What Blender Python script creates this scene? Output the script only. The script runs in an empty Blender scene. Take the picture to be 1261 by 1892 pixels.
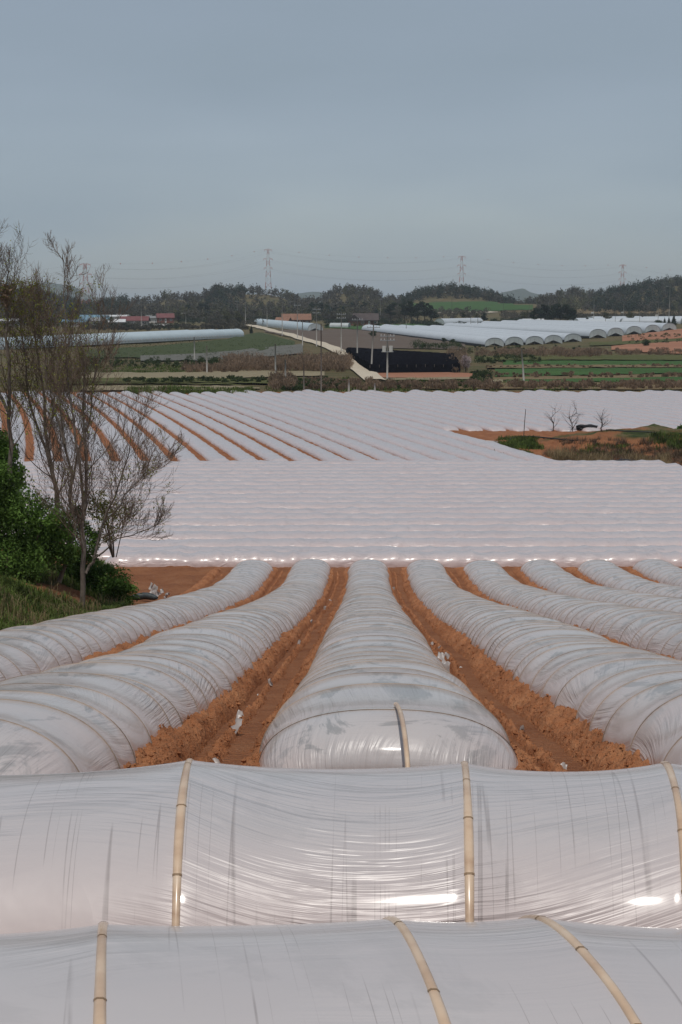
import bpy, math, random
import numpy as np
S = bpy.context.scene
COL = S.collection
rng = np.random.default_rng(7)
random.seed(7)

# ------------------------------------------------------------------ camera, sky, sun, exposure
F, CX, CY, HZ = 2500.0, 630.5, 946.0, 580.0
PITCH = math.atan((CY - HZ) / F)
cam = bpy.data.objects.new('camera', bpy.data.cameras.new('camera'))
COL.objects.link(cam)
cam.location = (0, 0, 0)
cam.rotation_euler = (math.radians(90) - PITCH, 0, 0)
cam.data.sensor_fit = 'VERTICAL'
cam.data.sensor_height = 24.0
cam.data.lens = 24.0 * F / 1892.0
cam.data.clip_start = 0.1
cam.data.clip_end = 30000
S.camera = cam

SUN_EL, SUN_AZ = math.radians(70), math.radians(190)     # azimuth clockwise from +Y: behind the camera, slightly left
w = bpy.data.worlds.new("World"); S.world = w; w.use_nodes = True
wn = w.node_tree.nodes; wl = w.node_tree.links
bg = wn['Background']
sky = wn.new('ShaderNodeTexSky'); sky.sky_type = 'NISHITA'; sky.sun_disc = False
sky.sun_elevation = SUN_EL; sky.sun_rotation = SUN_AZ
sky.altitude = 50; sky.air_density = 1.0; sky.dust_density = 1.2; sky.ozone_density = 2.0
hs = wn.new('ShaderNodeHueSaturation'); hs.inputs['Saturation'].default_value = 0.62
wl.new(sky.outputs[0], hs.inputs['Color'])
# thin high cloud veil
wtc = wn.new('ShaderNodeTexCoord'); wmp = wn.new('ShaderNodeMapping'); wmp.inputs['Scale'].default_value = (1.5, 1.5, 6)
wnz = wn.new('ShaderNodeTexNoise'); wnz.inputs['Scale'].default_value = 1.6; wnz.inputs['Detail'].default_value = 3
wl.new(wtc.outputs['Generated'], wmp.inputs[0]); wl.new(wmp.outputs[0], wnz.inputs['Vector'])
wr = wn.new('ShaderNodeMapRange'); wr.inputs[1].default_value = .35; wr.inputs[2].default_value = .75
wr.inputs[3].default_value = 0.30; wr.inputs[4].default_value = 1.0
wl.new(wnz.outputs[0], wr.inputs[0])
wmx = wn.new('ShaderNodeMix'); wmx.data_type = 'RGBA'
wl.new(wr.outputs[0], wmx.inputs[0]); wl.new(hs.outputs[0], wmx.inputs[6]); wmx.inputs[7].default_value = (2.95, 3.68, 4.4, 1)
wl.new(wmx.outputs[2], bg.inputs[0])
bg.inputs[1].default_value = 0.115
sl = bpy.data.lights.new('sun', 'SUN'); sun = bpy.data.objects.new('sun', sl); COL.objects.link(sun)
sl.energy = 2.7; sl.angle = math.radians(0.6); sl.color = (1.0, 0.95, 0.88)
sd = np.array([math.sin(SUN_AZ) * math.cos(SUN_EL), math.cos(SUN_AZ) * math.cos(SUN_EL), math.sin(SUN_EL)])
from mathutils import Vector, Matrix
sun.rotation_euler = Vector(sd).to_track_quat('Z', 'Y').to_euler()
S.view_settings.view_transform = 'Standard'; S.view_settings.look = 'None'
S.view_settings.exposure = -0.3; S.view_settings.gamma = 1
S.view_settings.use_curve_mapping = False
S.cycles.max_bounces = 5; S.cycles.transparent_max_bounces = 12; S.cycles.volume_bounces = 0

# ------------------------------------------------------------------ numpy noise
def _h(ix, iy, iz, seed):
    n = (ix * 374761393 + iy * 668265263 + iz * 2147483647 + seed * 974634777) & 0xffffffff
    n = ((n ^ (n >> 13)) * 1274126177) & 0xffffffff
    return ((n ^ (n >> 16)) & 0xffff) / 65535.0
def vn(x, y, seed=0):
    x = np.asarray(x, float); y = np.asarray(y, float)
    ix = np.floor(x).astype(np.int64); iy = np.floor(y).astype(np.int64)
    fx = x - ix; fy = y - iy; fx = fx * fx * (3 - 2 * fx); fy = fy * fy * (3 - 2 * fy)
    a = _h(ix, iy, 0, seed); b = _h(ix + 1, iy, 0, seed); c = _h(ix, iy + 1, 0, seed); d = _h(ix + 1, iy + 1, 0, seed)
    return (a + (b - a) * fx) * (1 - fy) + (c + (d - c) * fx) * fy
def fbm(x, y, o=4, seed=0, g=.5):
    s = 0; a = 1; t = 0
    for i in range(o):
        s = s + a * vn(x * 2 ** i, y * 2 ** i, seed + i * 17); t += a; a *= g
    return s / t - .5
def ss(a, b, x):
    t = np.clip((x - a) / (b - a), 0, 1); return t * t * (3 - 2 * t)

# ------------------------------------------------------------------ terrain height
def kslope(y): return np.tan(np.arctan((CY - np.asarray(y, float)) / F) - PITCH)
PY = [-5, 0, 2.3, 3.7, 7.9, 9.9, 13.1, 16.6, 20.8, 27, 33.3, 41.2, 46, 50.1, 54, 75, 95, 130, 190, 240]
PZ = [-.9, -1.35, -1.66, -1.86, -2.70, -3.10, -3.77, -4.37, -5.12, -6.30, -7.42, -8.75, -9.32, -9.66, -9.9, -10.35, -10.7, -10.75, -10.75, -10.8]
_py = np.linspace(-5, 240, 2451); _pz = np.interp(_py, PY, PZ)
_pz = np.convolve(np.pad(_pz, 9, mode='edge'), np.ones(19) / 19, 'valid')
SX = [-400, 0, 100, 180, 230, 280, 320, 370, 400, 450, 500, 540, 560, 600, 620, 680, 700, 740, 780, 830, 900, 935, 960, 1000, 1050, 1100, 1150, 1200, 1261, 1700]
SY = [540, 530, 545, 556, 550, 547, 541, 545, 533, 534, 535, 542, 552, 545, 533, 535, 542, 550, 537, 531, 541, 550, 556, 550, 535, 540, 532, 527, 521, 520]
TD = np.array([240, 330, 400, 460, 520, 600, 700, 850, 1000, 1150, 1300, 1700, 2500, 9000.])
TCX = np.array([0, 315, 630, 800, 900, 980, 1100, 1261.])
TY = np.array([[692, 664, 648, 636, 624, 613, 605, 598, 592, 580],
               [692, 664, 646, 634, 622, 612, 604, 597, 591, 580],
               [692, 658, 641, 630, 621, 613, 605, 597, 590, 576],
               [692, 661, 645, 635, 627, 619, 608, 594, 579, 562],
               [692, 663, 649, 640, 631, 620, 608, 594, 578, 560],
               [692, 663, 648, 639, 630, 619, 607, 594, 580, 562],
               [692, 662, 645, 635, 625, 614, 604, 595, 588, 572],
               [692, 662, 643, 632, 620, 610, 601, 594, 588, 570]], float)
def edge_left(Y): return np.interp(Y, [0, 8, 15, 36, 42, 50, 56, 70, 95, 130, 190], [-4.6, -4.8, -4.95, -5.7, -6.7, -8.4, -10, -14, -26, -40, -60])
def hfun(X, Y):
    X = np.asarray(X, float); Y = np.asarray(Y, float)
    zn = np.interp(Y, _py, _pz)
    px = CX + F * X / np.maximum(Y, 1.0)
    pxc = np.clip(px, -400, 1700)
    sil = 545 + (np.interp(pxc, SX, SY) - 545) * 1.35 + 13
    ld = np.log(np.maximum(Y, 100.)); lt = np.log(TD)
    cols = [np.interp(pxc, TCX, TY[:, j]) for j in range(10)]
    z_at = [kslope(cols[j]) * TD[j] for j in range(10)]
    z_at.append(kslope(sil) * 1300); z_at.append(kslope(sil) * 1300 * .35); z_at.append(np.zeros_like(px) - 2); z_at.append(np.zeros_like(px) - 2)
    zf = np.zeros_like(px)
    idx = np.clip(np.searchsorted(lt, ld, side='right') - 1, 0, len(lt) - 2)
    for j in range(len(lt) - 1):
        m = idx == j
        t = np.clip((ld - lt[j]) / (lt[j + 1] - lt[j]), 0, 1); t = t if j < 9 else t * t * (3 - 2 * t)
        zf = np.where(m, z_at[j] * (1 - t) + z_at[j + 1] * t, zf)
    b = ss(215, 260, Y)
    z = zn * (1 - b) + zf * b
    # grassy bank on the left of the slope
    e = edge_left(Y) - X
    z = z + (ss(0.2, 2.6, e) * .95 + .25 * ss(.3, 1.2, e) * (fbm(X * .9, Y * .9, 3, 5)) * 2) * (1 - ss(60, 90, Y))
    # side tilt of near slope
    z = z + np.clip(X, -6, 6) * .006 * (1 - ss(20, 50, Y))
    # mound with scrub on the right
    dx = (X - 27) / 15.5; dy = (Y - 110) / 8.5; r = np.sqrt(dx * dx + dy * dy)
    z = z + 1.35 * (1 - ss(.25, 1.05, r)) + .35 * (1 - ss(.6, 1.1, r)) * fbm(X * .5, Y * .5, 3, 9) * 2
    # gentle unevenness of the open country
    z = z + ss(205, 300, Y) * fbm(X * .03, Y * .03, 3, 3) * 1.0
    return z
def H(x, y): return float(hfun(np.array([x]), np.array([y]))[0])
_D = np.geomspace(3, 6000, 2400)
_KX = np.linspace(-.42, .42, 210)
_SL = np.stack([hfun(k * _D, _D) / _D for k in _KX])
def atv(px, py, dmin=3.0):
    """ground points seen at photo positions"""
    px = np.atleast_1d(np.asarray(px, float)); py = np.atleast_1d(np.asarray(py, float))
    u = (CY - py) / F; r = (px - CX) / F; c, s = math.cos(PITCH), math.sin(PITCH)
    Yd = c + u * s; k = (-s + u * c) / Yd; kx = r / Yd; out = []
    j0 = int(np.searchsorted(_D, dmin))
    fi = np.clip((kx - _KX[0]) / (_KX[1] - _KX[0]), 0, len(_KX) - 1.001); i0 = fi.astype(int); f = fi - i0
    for q in range(0, len(px), 2000):
        sl = slice(q, q + 2000); S_ = _SL[i0[sl]] * (1 - f[sl])[:, None] + _SL[i0[sl] + 1] * f[sl][:, None]
        m = S_[:, j0:] >= k[sl][:, None]; j = np.where(m.any(1), m.argmax(1), m.shape[1] - 1) + j0; jj = np.maximum(j - 1, 0); ar = np.arange(len(j))
        a, b = S_[ar, jj], S_[ar, j]; t = np.clip((k[sl] - a) / np.where(np.abs(b - a) < 1e-9, 1, b - a), 0, 1); y = _D[jj] + (_D[j] - _D[jj]) * t
        out.append(np.stack([kx[sl] * y, y, k[sl] * y], 1))
    return np.concatenate(out)
def at(px, py, dmin=3.0, lift=0.0):
    p = atv(px, py, dmin)[0]; return Vector((p[0], p[1], H(p[0], p[1])))
def scale_at(y): return y / F           # metres per photo pixel at distance y
def xpx(px, y): return (px - CX) / F * y
def zpx(py, y): return float(kslope(py)) * y

# ------------------------------------------------------------------ object helpers
def link(o, parent=None, label=None, cat=None, group=None, kind=None):
    COL.objects.link(o)
    if parent is not None: o.parent = parent
    if label: o['label'] = label
    if cat: o['category'] = cat
    if group: o['group'] = group
    if kind: o['kind'] = kind
    return o
def empty(name, loc, label, cat, group=None, rz=0):
    o = bpy.data.objects.new(name, None); o.empty_display_size = .2
    o.location = loc; o.rotation_euler = (0, 0, rz)
    return link(o, None, label, cat, group)
def mesh_np(name, V, Fs, mat, smooth=True, uv=None, attrs=None, midx=None):
    V = np.asarray(V, np.float32)
    if not isinstance(Fs, list): Fs = [Fs]
    Fs = [np.asarray(f, np.int32) for f in Fs if len(f)]
    me = bpy.data.meshes.new(name)
    nl = sum(f.size for f in Fs); nf = sum(len(f) for f in Fs)
    me.vertices.add(len(V)); me.vertices.foreach_set('co', V.ravel())
    li = np.concatenate([f.ravel() for f in Fs]); tot = np.concatenate([np.full(len(f), f.shape[1], np.int32) for f in Fs])
    st = np.concatenate([[0], np.cumsum(tot)[:-1]]).astype(np.int32)
    me.loops.add(nl); me.loops.foreach_set('vertex_index', li)
    me.polygons.add(nf); me.polygons.foreach_set('loop_start', st); me.polygons.foreach_set('loop_total', tot)
    me.polygons.foreach_set('use_smooth', np.full(nf, smooth))
    if uv is not None:
        l = me.uv_layers.new(name='UVMap'); l.data.foreach_set('uv', np.asarray(uv, np.float32)[li].ravel())
    for k, a in (attrs or {}).items():
        at_ = me.attributes.new(k, 'FLOAT', 'POINT'); at_.data.foreach_set('value', np.asarray(a, np.float32))
    for m in (mat if isinstance(mat, list) else [mat]): me.materials.append(m)
    if midx is not None: me.polygons.foreach_set('material_index', np.asarray(midx, np.int32))
    me.update(calc_edges=True); me.validate()
    return me
def mobj(name, V, Fs, mat, parent=None, smooth=True, uv=None, attrs=None, midx=None, **k):
    return link(bpy.data.objects.new(name, mesh_np(name, V, Fs, mat, smooth, uv, attrs, midx)), parent, **k)
def grid_faces(n, m, close=False):
    i = np.arange(n - 1)[:, None] * m; j = np.arange(m if close else m - 1)[None]
    a = i + j; b = i + (j + 1) % m
    return np.stack([a, b, b + m, a + m], -1).reshape(-1, 4)
class MB:
    def __init__(s): s.v = []; s.f4 = []; s.f3 = []; s.n = 0
    def add(s, V, F4=None, F3=None):
        V = np.asarray(V, float).reshape(-1, 3); s.v.append(V)
        if F4 is not None and len(F4): s.f4.append(np.asarray(F4) + s.n)
        if F3 is not None and len(F3): s.f3.append(np.asarray(F3) + s.n)
        s.n += len(V)
    def box(s, c, d, rz=0, M=None):
        x, y, z = [q / 2 for q in d]
        V = np.array([[-x, -y, -z], [x, -y, -z], [x, y, -z], [-x, y, -z], [-x, -y, z], [x, -y, z], [x, y, z], [-x, y, z]])
        if rz: cc, sn = math.cos(rz), math.sin(rz); V = V @ np.array([[cc, sn, 0], [-sn, cc, 0], [0, 0, 1]])
        s.add(V + np.array(c), [[0, 3, 2, 1], [4, 5, 6, 7], [0, 1, 5, 4], [1, 2, 6, 5], [2, 3, 7, 6], [3, 0, 4, 7]])
    def tube(s, P, R, k=6, cap=True):
        P = np.asarray(P, float); n = len(P); R = np.broadcast_to(R, (n,))
        T = np.gradient(P, axis=0); T /= np.linalg.norm(T, axis=1)[:, None] + 1e-9
        ref = np.array([0, 0, 1.]) if abs(T[0, 2]) < .8 else np.array([1., 0, 0])
        A = np.cross(T, ref); A /= np.linalg.norm(A, axis=1)[:, None] + 1e-9; B = np.cross(T, A)
        t = np.arange(k) * 2 * math.pi / k
        V = P[:, None] + R[:, None, None] * (np.cos(t)[None, :, None] * A[:, None] + np.sin(t)[None, :, None] * B[:, None])
        f = grid_faces(n, k, True)
        tri = []
        if cap: tri = [[0, i, i + 1] for i in range(1, k - 1)] + [[(n - 1) * k, (n - 1) * k + i + 1, (n - 1) * k + i] for i in range(1, k - 1)]
        s.add(V, f, tri)
    def build(s, name, mat, parent=None, smooth=False, **k):
        return mobj(name, np.concatenate(s.v), [np.concatenate(s.f4) if s.f4 else [], np.concatenate(s.f3) if s.f3 else []], mat, parent, smooth, **k)

# ------------------------------------------------------------------ materials
class NT:
    def __init__(s, name, rough=.8, spec=.3):
        s.m = bpy.data.materials.new(name); s.m.use_nodes = True
        s.t = s.m.node_tree; s.N = s.t.nodes; s.L = s.t.links; s.p = s.N['Principled BSDF']
        s.p.inputs['Roughness'].default_value = rough; s.p.inputs['Specular IOR Level'].default_value = spec
        s.tc = s.N.new('ShaderNodeTexCoord')
    def inp(s, n, i, v):
        if hasattr(v, 'outputs'): v = v.outputs[0]
        if isinstance(v, bpy.types.NodeSocket): s.L.new(v, n.inputs[i])
        elif v is not None: n.inputs[i].default_value = v
    def map(s, src, scale, rot=(0, 0, 0)):
        n = s.N.new('ShaderNodeMapping'); s.L.new(src, n.inputs[0]); n.inputs['Scale'].default_value = scale; n.inputs['Rotation'].default_value = rot
        return n.outputs[0]
    def noise(s, vec, scale, detail=3, rough=.5, dist=0):
        n = s.N.new('ShaderNodeTexNoise'); s.L.new(vec, n.inputs['Vector']); n.inputs['Scale'].default_value = scale
        n.inputs['Detail'].default_value = detail; n.inputs['Roughness'].default_value = rough; n.inputs['Distortion'].default_value = dist
        return n.outputs[0]
    def rng(s, v, a, b, c=0, d=1):
        n = s.N.new('ShaderNodeMapRange'); s.inp(n, 0, v)
        for i, q in enumerate((a, b, c, d)): s.inp(n, i + 1, q)
        return n.outputs[0]
    def math(s, op, a, b=None):
        n = s.N.new('ShaderNodeMath'); n.operation = op; s.inp(n, 0, a); s.inp(n, 1, b); return n.outputs[0]
    def mix(s, f, a, b):
        n = s.N.new('ShaderNodeMix'); n.data_type = 'RGBA'; s.inp(n, 0, f)
        for i, c in ((6, a), (7, b)):
            s.inp(n, i, (*c, 1) if isinstance(c, tuple) else c)
        return n.outputs[2]
    def ramp(s, v, stops):
        n = s.N.new('ShaderNodeValToRGB'); s.inp(n, 0, v); e = n.color_ramp.elements
        while len(e) < len(stops): e.new(.5)
        for q, (p, c) in zip(e, stops): q.position = p; q.color = (*c, 1)
        return n.outputs[0]
    def attr(s, name):
        n = s.N.new('ShaderNodeAttribute'); n.attribute_name = name; return n.outputs['Fac']
    def color(s, c):
        if isinstance(c, tuple): s.p.inputs['Base Color'].default_value = (*c, 1)
        else: s.L.new(c, s.p.inputs['Base Color'])
        return s
    def bump(s, h, strength=.5, dist=.02):
        n = s.N.new('ShaderNodeBump'); s.inp(n, 'Height', h); n.inputs['Strength'].default_value = strength; n.inputs['Distance'].default_value = dist
        s.L.new(n.outputs[0], s.p.inputs['Normal']); return s
def simple(name, c, rough=.8, var=.25, scale=3, bump=0, spec=.3, metal=0):
    m = NT(name, rough, spec); g = m.noise(m.tc.outputs['Object'], scale, 4)
    m.color(m.mix(m.rng(g, .3, .7), tuple(q * (1 - var) for q in c), tuple(min(1, q * (1 + var)) for q in c)))
    m.p.inputs['Metallic'].default_value = metal
    if bump: m.bump(g, .6, bump)
    return m.m

def film_mat(name, near, base=(.50, .465, .465)):
    m = NT(name, .36, .5)
    uv = m.tc.outputs['UV']
    ob = m.tc.outputs['Object']
    # wrinkles pulled between the hoops: long in u, short in v, slanted by a slow noise
    sep = m.N.new('ShaderNodeSeparateXYZ'); m.L.new(uv, sep.inputs[0])
    U, Vv = sep.outputs[0], sep.outputs[1]
    slow = m.noise(m.map(uv, (.45, .5, 1)), 1.0, 1)
    slant = m.math('MULTIPLY', m.math('SUBTRACT', slow, .5), 1.1)
    v2 = m.math('ADD', Vv, m.math('MULTIPLY', U, 0.0) if False else slant)
    cb = m.N.new('ShaderNodeCombineXYZ'); m.L.new(U, cb.inputs[0]); m.L.new(v2, cb.inputs[1])
    wr = m.noise(m.map(cb.outputs[0], (1.1, 24 if near else 9, 1)), 1.0, 3, .6, .15)
    msk = m.rng(m.noise(m.map(uv, (1.1, 1.6, 1), ), 1.0, 2), .35, .62)
    wrk = m.math('MULTIPLY', wr, msk)
    fine = m.noise(m.map(uv, (4, 4, 1)), 1.0, 3)
    hgt = m.math('ADD', wrk, m.math('MULTIPLY', fine, .25))
    m.bump(hgt, 1.0, .028 if near else .055)
    # condensation: milky with clearer, greyer patches near the crown, pinkish low down (moist soil seen through)
    vt = m.math('ABSOLUTE', m.math('SUBTRACT', Vv, .95))
    low = m.rng(vt, .25, .95)
    c0 = m.mix(low, (base[0] * .84, base[1] * .93, base[2] * .97), (base[0] * 1.05, base[1] * .97, base[2] * .93))  # cooler crown is sky reflection painted into the colour; pinkish soil tint low down
    pat = m.noise(m.map(uv, (1.5, 2.6, 1), (0, 0, .35)), 1.0, 5, .65, 1.8)
    pm = m.math('MULTIPLY', m.rng(pat, .535, .60), m.rng(vt, .75, .35))
    c1 = m.mix(m.math('MULTIPLY', pm, {'film_front': .12, 'film_valley': .22}.get(name, .62)), c0, (.20, .205, .205))
    mott = m.rng(m.noise(ob, 1.3 if near else .5, 4), .3, .7)
    c2 = m.mix(m.math('MULTIPLY', mott, .3), c1, (base[0] * .80, base[1] * .78, base[2] * .79))
    # dark runs left by drops sliding down
    dn = m.noise(m.map(uv, (15, .13, 1)), 1.0, 2, .4, .25)
    line = m.math('SUBTRACT', 1.0, m.rng(m.math('ABSOLUTE', m.math('SUBTRACT', dn, .5)), .0, .009))
    dm = m.rng(m.noise(m.map(uv, (3, 2.2, 1)), 1.0, 2), .47, .55)
    c3 = m.mix(m.math('MULTIPLY', m.math('MULTIPLY', line, dm), .5 if name == 'film_front' else .25), c2, (.16, .13, .12))
    m.color(c3)
    m.L.new(m.rng(wrk, .1, .6, .42, .28), m.p.inputs['Roughness'])
    m.p.inputs['Coat Weight'].default_value = .55; m.p.inputs['Coat Roughness'].default_value = .10 if near else .2
    m.p.inputs['Coat IOR'].default_value = 1.45
    return m.m
M = {}
M['film_front'] = film_mat('film_front', True, (.575, .485, .46))
M['film'] = film_mat('film_rows', True, (.575, .485, .455))
M['film_far'] = film_mat('film_valley', False, (.585, .475, .455))
def bamboo():
    m = NT('bamboo', .35, .5); g = m.noise(m.map(m.tc.outputs['Object'], (3, 3, 9)), 3, 3)
    m.color(m.ramp(g, [(.3, (.46, .30, .19)), (.55, (.60, .43, .29)), (.8, (.66, .51, .37))])); m.p.inputs['Coat Weight'].default_value = .5
    m.p.inputs['Coat Roughness'].default_value = .2
    return m.m
M['bamboo'] = bamboo()
M['hoopline'] = simple('weathered_bamboo', (.30, .23, .18), .6, .45, 2.5)
M['node'] = simple('bamboo_node', (.26, .17, .10), .5, .2, 9)
def soil(name, wet=False):
    m = NT(name, .95, .15); ob = m.tc.outputs['Object']
    a = m.noise(ob, 1.7, 5, .6); b = m.noise(ob, 22, 5, .65); c = m.noise(ob, .25, 3)
    col = m.ramp(a, [(.25, (.25, .092, .040)), (.5, (.42, .170, .076)), (.75, (.54, .245, .115))])
    col = m.mix(m.rng(b, .45, .75, 0, .6), col, (.42, .225, .125))
    col = m.mix(m.rng(c, .4, .7, 0, .35), col, (.27, .10, .042))
    m.color(col); m.bump(m.math('ADD', b, m.math('MULTIPLY', a, .5)), 1.0, .06)
    return m.m
M['soil'] = soil('red_soil')
def ground_mat():
    m = NT('ground', .95, .15); ob = m.tc.outputs['Object']
    a = m.noise(ob, 1.1, 5, .6); b = m.noise(ob, 16, 4, .65); c = m.noise(m.map(ob, (1, 2.2, 1)), .045, 4, .6); d = m.noise(ob, .5, 4, .6)
    s = m.ramp(a, [(.25, (.21, .075, .034)), (.5, (.30, .12, .055)), (.75, (.37, .165, .08))])
    s = m.mix(m.rng(b, .45, .8, 0, .5), s, (.40, .21, .115))
    g = m.ramp(d, [(.3, (.030, .045, .015)), (.48, (.055, .070, .022)), (.6, (.13, .105, .05)), (.78, (.20, .15, .085))])
    f = m.ramp(c, [(.30, (.045, .062, .022)), (.42, (.085, .082, .036)), (.52, (.14, .105, .055)), (.62, (.085, .085, .035)), (.75, (.055, .070, .025))])
    f = m.mix(m.rng(d, .35, .7, 0, .45), f, (.12, .085, .048))
    col = m.mix(m.attr('veg'), s, g); col = m.mix(m.attr('far'), col, f)
    m.color(col); m.bump(m.math('ADD', a, b), 1.0, .12)
    return m.m
M['ground'] = ground_mat()
def field(name, c1, c2, scale=.4, rows=None, c3=None, stretch=(1, 1, 1)):
    m = NT(name, .95, .1); ob = m.tc.outputs['Object']
    v = m.map(ob, stretch)
    a = m.noise(v, scale, 5, .65); col = m.mix(m.rng(a, .35, .65), c1, c2)
    b = m.noise(ob, scale * 7, 3, .7); col = m.mix(m.rng(b, .45, .8, 0, .5), col, c3 or tuple(q * .6 for q in c1))
    m.color(col); m.bump(b, .8, .15); return m.m
M['green'] = field('spring_barley', (.040, .082, .024), (.052, .105, .030), .12, c3=(.035, .085, .022), stretch=(.3, 1, 1))
M['dgreen'] = field('dark_crop', (.040, .055, .022), (.055, .070, .026), .3, c3=(.095, .095, .06))
M['greyfield'] = field('bare_field', (.105, .078, .062), (.125, .098, .078), .1, c3=(.085, .064, .05), stretch=(.4, 1, 1))
M['greyplot'] = field('grey_plot', (.115, .115, .10), (.15, .145, .13), .5, c3=(.07, .07, .06))
M['tan'] = field('tan_paddy', (.20, .17, .11), (.26, .215, .14), .12, c3=(.14, .125, .075), stretch=(.25, 1, 1))
M['olive'] = field('olive_verge', (.068, .075, .026), (.10, .098, .038), .25, c3=(.045, .055, .02), stretch=(.3, 1, 1))
M['brownstrip'] = field('dry_verge', (.135, .095, .052), (.20, .15, .085), .4, c3=(.08, .06, .034), stretch=(.3, 1, 1))
M['redfield'] = field('red_field', (.27, .125, .075), (.33, .165, .105), .08, c3=(.23, .10, .06), stretch=(.3, 1, 1))
M['road'] = field('concrete_road', (.46, .40, .31), (.55, .48, .38), .6, c3=(.36, .30, .22))
M['pole'] = simple('concrete_pole', (.33, .31, .28), .8, .15, 4)
M['dpole'] = simple('dark_pole', (.12, .10, .085), .8, .2, 4)
M['steel'] = simple('grey_steel', (.28, .29, .30), .5, .1, 5)
M['wire'] = simple('wire', (.06, .06, .065), .6, .1, 5)
M['redpaint'] = simple('red_paint', (.42, .10, .07), .6, .1, .5)
M['whitepaint'] = simple('white_paint', (.62, .60, .58), .6, .05, .5)
M['bark'] = simple('grey_bark', (.155, .125, .10), .9, .35, 6, .02)
M['twig'] = simple('twig_bark', (.15, .105, .078), .9, .3, 2)
M['darkbark'] = simple('dark_bark', (.055, .040, .032), .9, .3, 3)
def leaf(name, c, var=.5, scale=1.3):
    m = NT(name, .7, .2); g = m.noise(m.tc.outputs['Object'], scale, 3)
    oi = m.N.new('ShaderNodeObjectInfo')
    lo = tuple(q * (1 - var) for q in c); hi = tuple(q * (1 + var) for q in c)
    col = m.mix(m.rng(g, .32, .68), lo, hi)
    m.color(col)
    tr = m.N.new('ShaderNodeBsdfTranslucent'); m.L.new(col, tr.inputs[0])
    mx = m.N.new('ShaderNodeMixShader'); mx.inputs[0].default_value = .3
    m.L.new(m.p.outputs[0], mx.inputs[1]); m.L.new(tr.outputs[0], mx.inputs[2]); m.L.new(mx.outputs[0], m.N['Material Output'].inputs[0])
    return m.m
M['leaf_young'] = leaf('young_leaves', (.20, .21, .035))
M['leaf_ever'] = leaf('evergreen_leaves', (.095, .165, .032), .65, 1.6)
M['leaf_pine'] = leaf('pine_needles', (.028, .042, .022), .45, .25)
M['leaf_bare'] = leaf('bare_crown', (.085, .076, .056), .4, .05)
M['leaf_spring'] = leaf('spring_crown', (.095, .095, .045), .4, .06)
M['leaf_shrub'] = leaf('shrub_leaves', (.045, .065, .022), .5, .5)
M['leaf_yellow'] = leaf('yellow_shrub', (.15, .13, .03), .4, .5)
M['blossom'] = leaf('blossom', (.42, .33, .33), .3, .6)
M['dry'] = leaf('dry_reed', (.24, .165, .11), .4, .3)
M['grass'] = leaf('bank_grass', (.095, .130, .030), .6, 1.2)
M['straw'] = leaf('straw', (.24, .18, .095), .4, 2)

# ------------------------------------------------------------------ GROUND (one sheet to the horizon)
def build_ground():
    ys = np.concatenate([np.linspace(-4, 1.5, 10)[:-1], np.geomspace(1.5, 230, 760)[:-1], np.geomspace(230, 1500, 260)[:-1], np.geomspace(1500, 9000, 40)])
    ta = np.linspace(-.5, .5, 560)
    Yg = np.repeat(ys[:, None], len(ta), 1); Xg = ta[None] * (np.maximum(Yg, 0) + 6 * np.exp(-np.maximum(Yg, 0) / 6))
    Z = hfun(Xg, Yg)
    e = edge_left(Yg) - Xg
    nz = fbm(Xg * .7, Yg * .7, 4, 21)
    near = 1 - ss(180, 200, Yg)
    soilp = fbm(Xg * .45, Yg * .3, 3, 33)
    veg = ss(-.1, .5, e + nz * 1.5) * (1 - .95 * ss(.01, .08, soilp)) * near
    dx = (Xg - 29) / 14; dy = (Yg - 109) / 8.5; r = np.sqrt(dx * dx + dy * dy)
    vm = (1 - ss(.75, 1.05, r + nz * .5)) * (1 - .9 * ss(.02, .14, fbm(Xg * .25, Yg * .4, 3, 41) + .25 * ss(26, 14, Xg) + .04))
    veg = np.maximum(veg, vm)
    far = ss(186, 191, Yg + nz * 3)
    rough = (fbm(Xg * 3, Yg * 3, 4, 77) * .18 + fbm(Xg * .8, Yg * .8, 3, 78) * .14) * near * ss(1.5, 4, Yg)
    under = ss(-5.2, -4.6, Xg - .0178 * Yg) * ss(16, 14, Xg - .0178 * Yg) * (1 - ss(50.4, 51, Yg)) * ss(3, 5, Yg)
    Z = Z + rough * (1 - under) - .06 * under
    V = np.stack([Xg, Yg, Z], -1).reshape(-1, 3)
    mobj('ground', V, grid_faces(len(ys), len(ta)), M['ground'], attrs={'veg': veg.ravel(), 'far': far.ravel()}, kind='structure')
build_ground()

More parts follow.
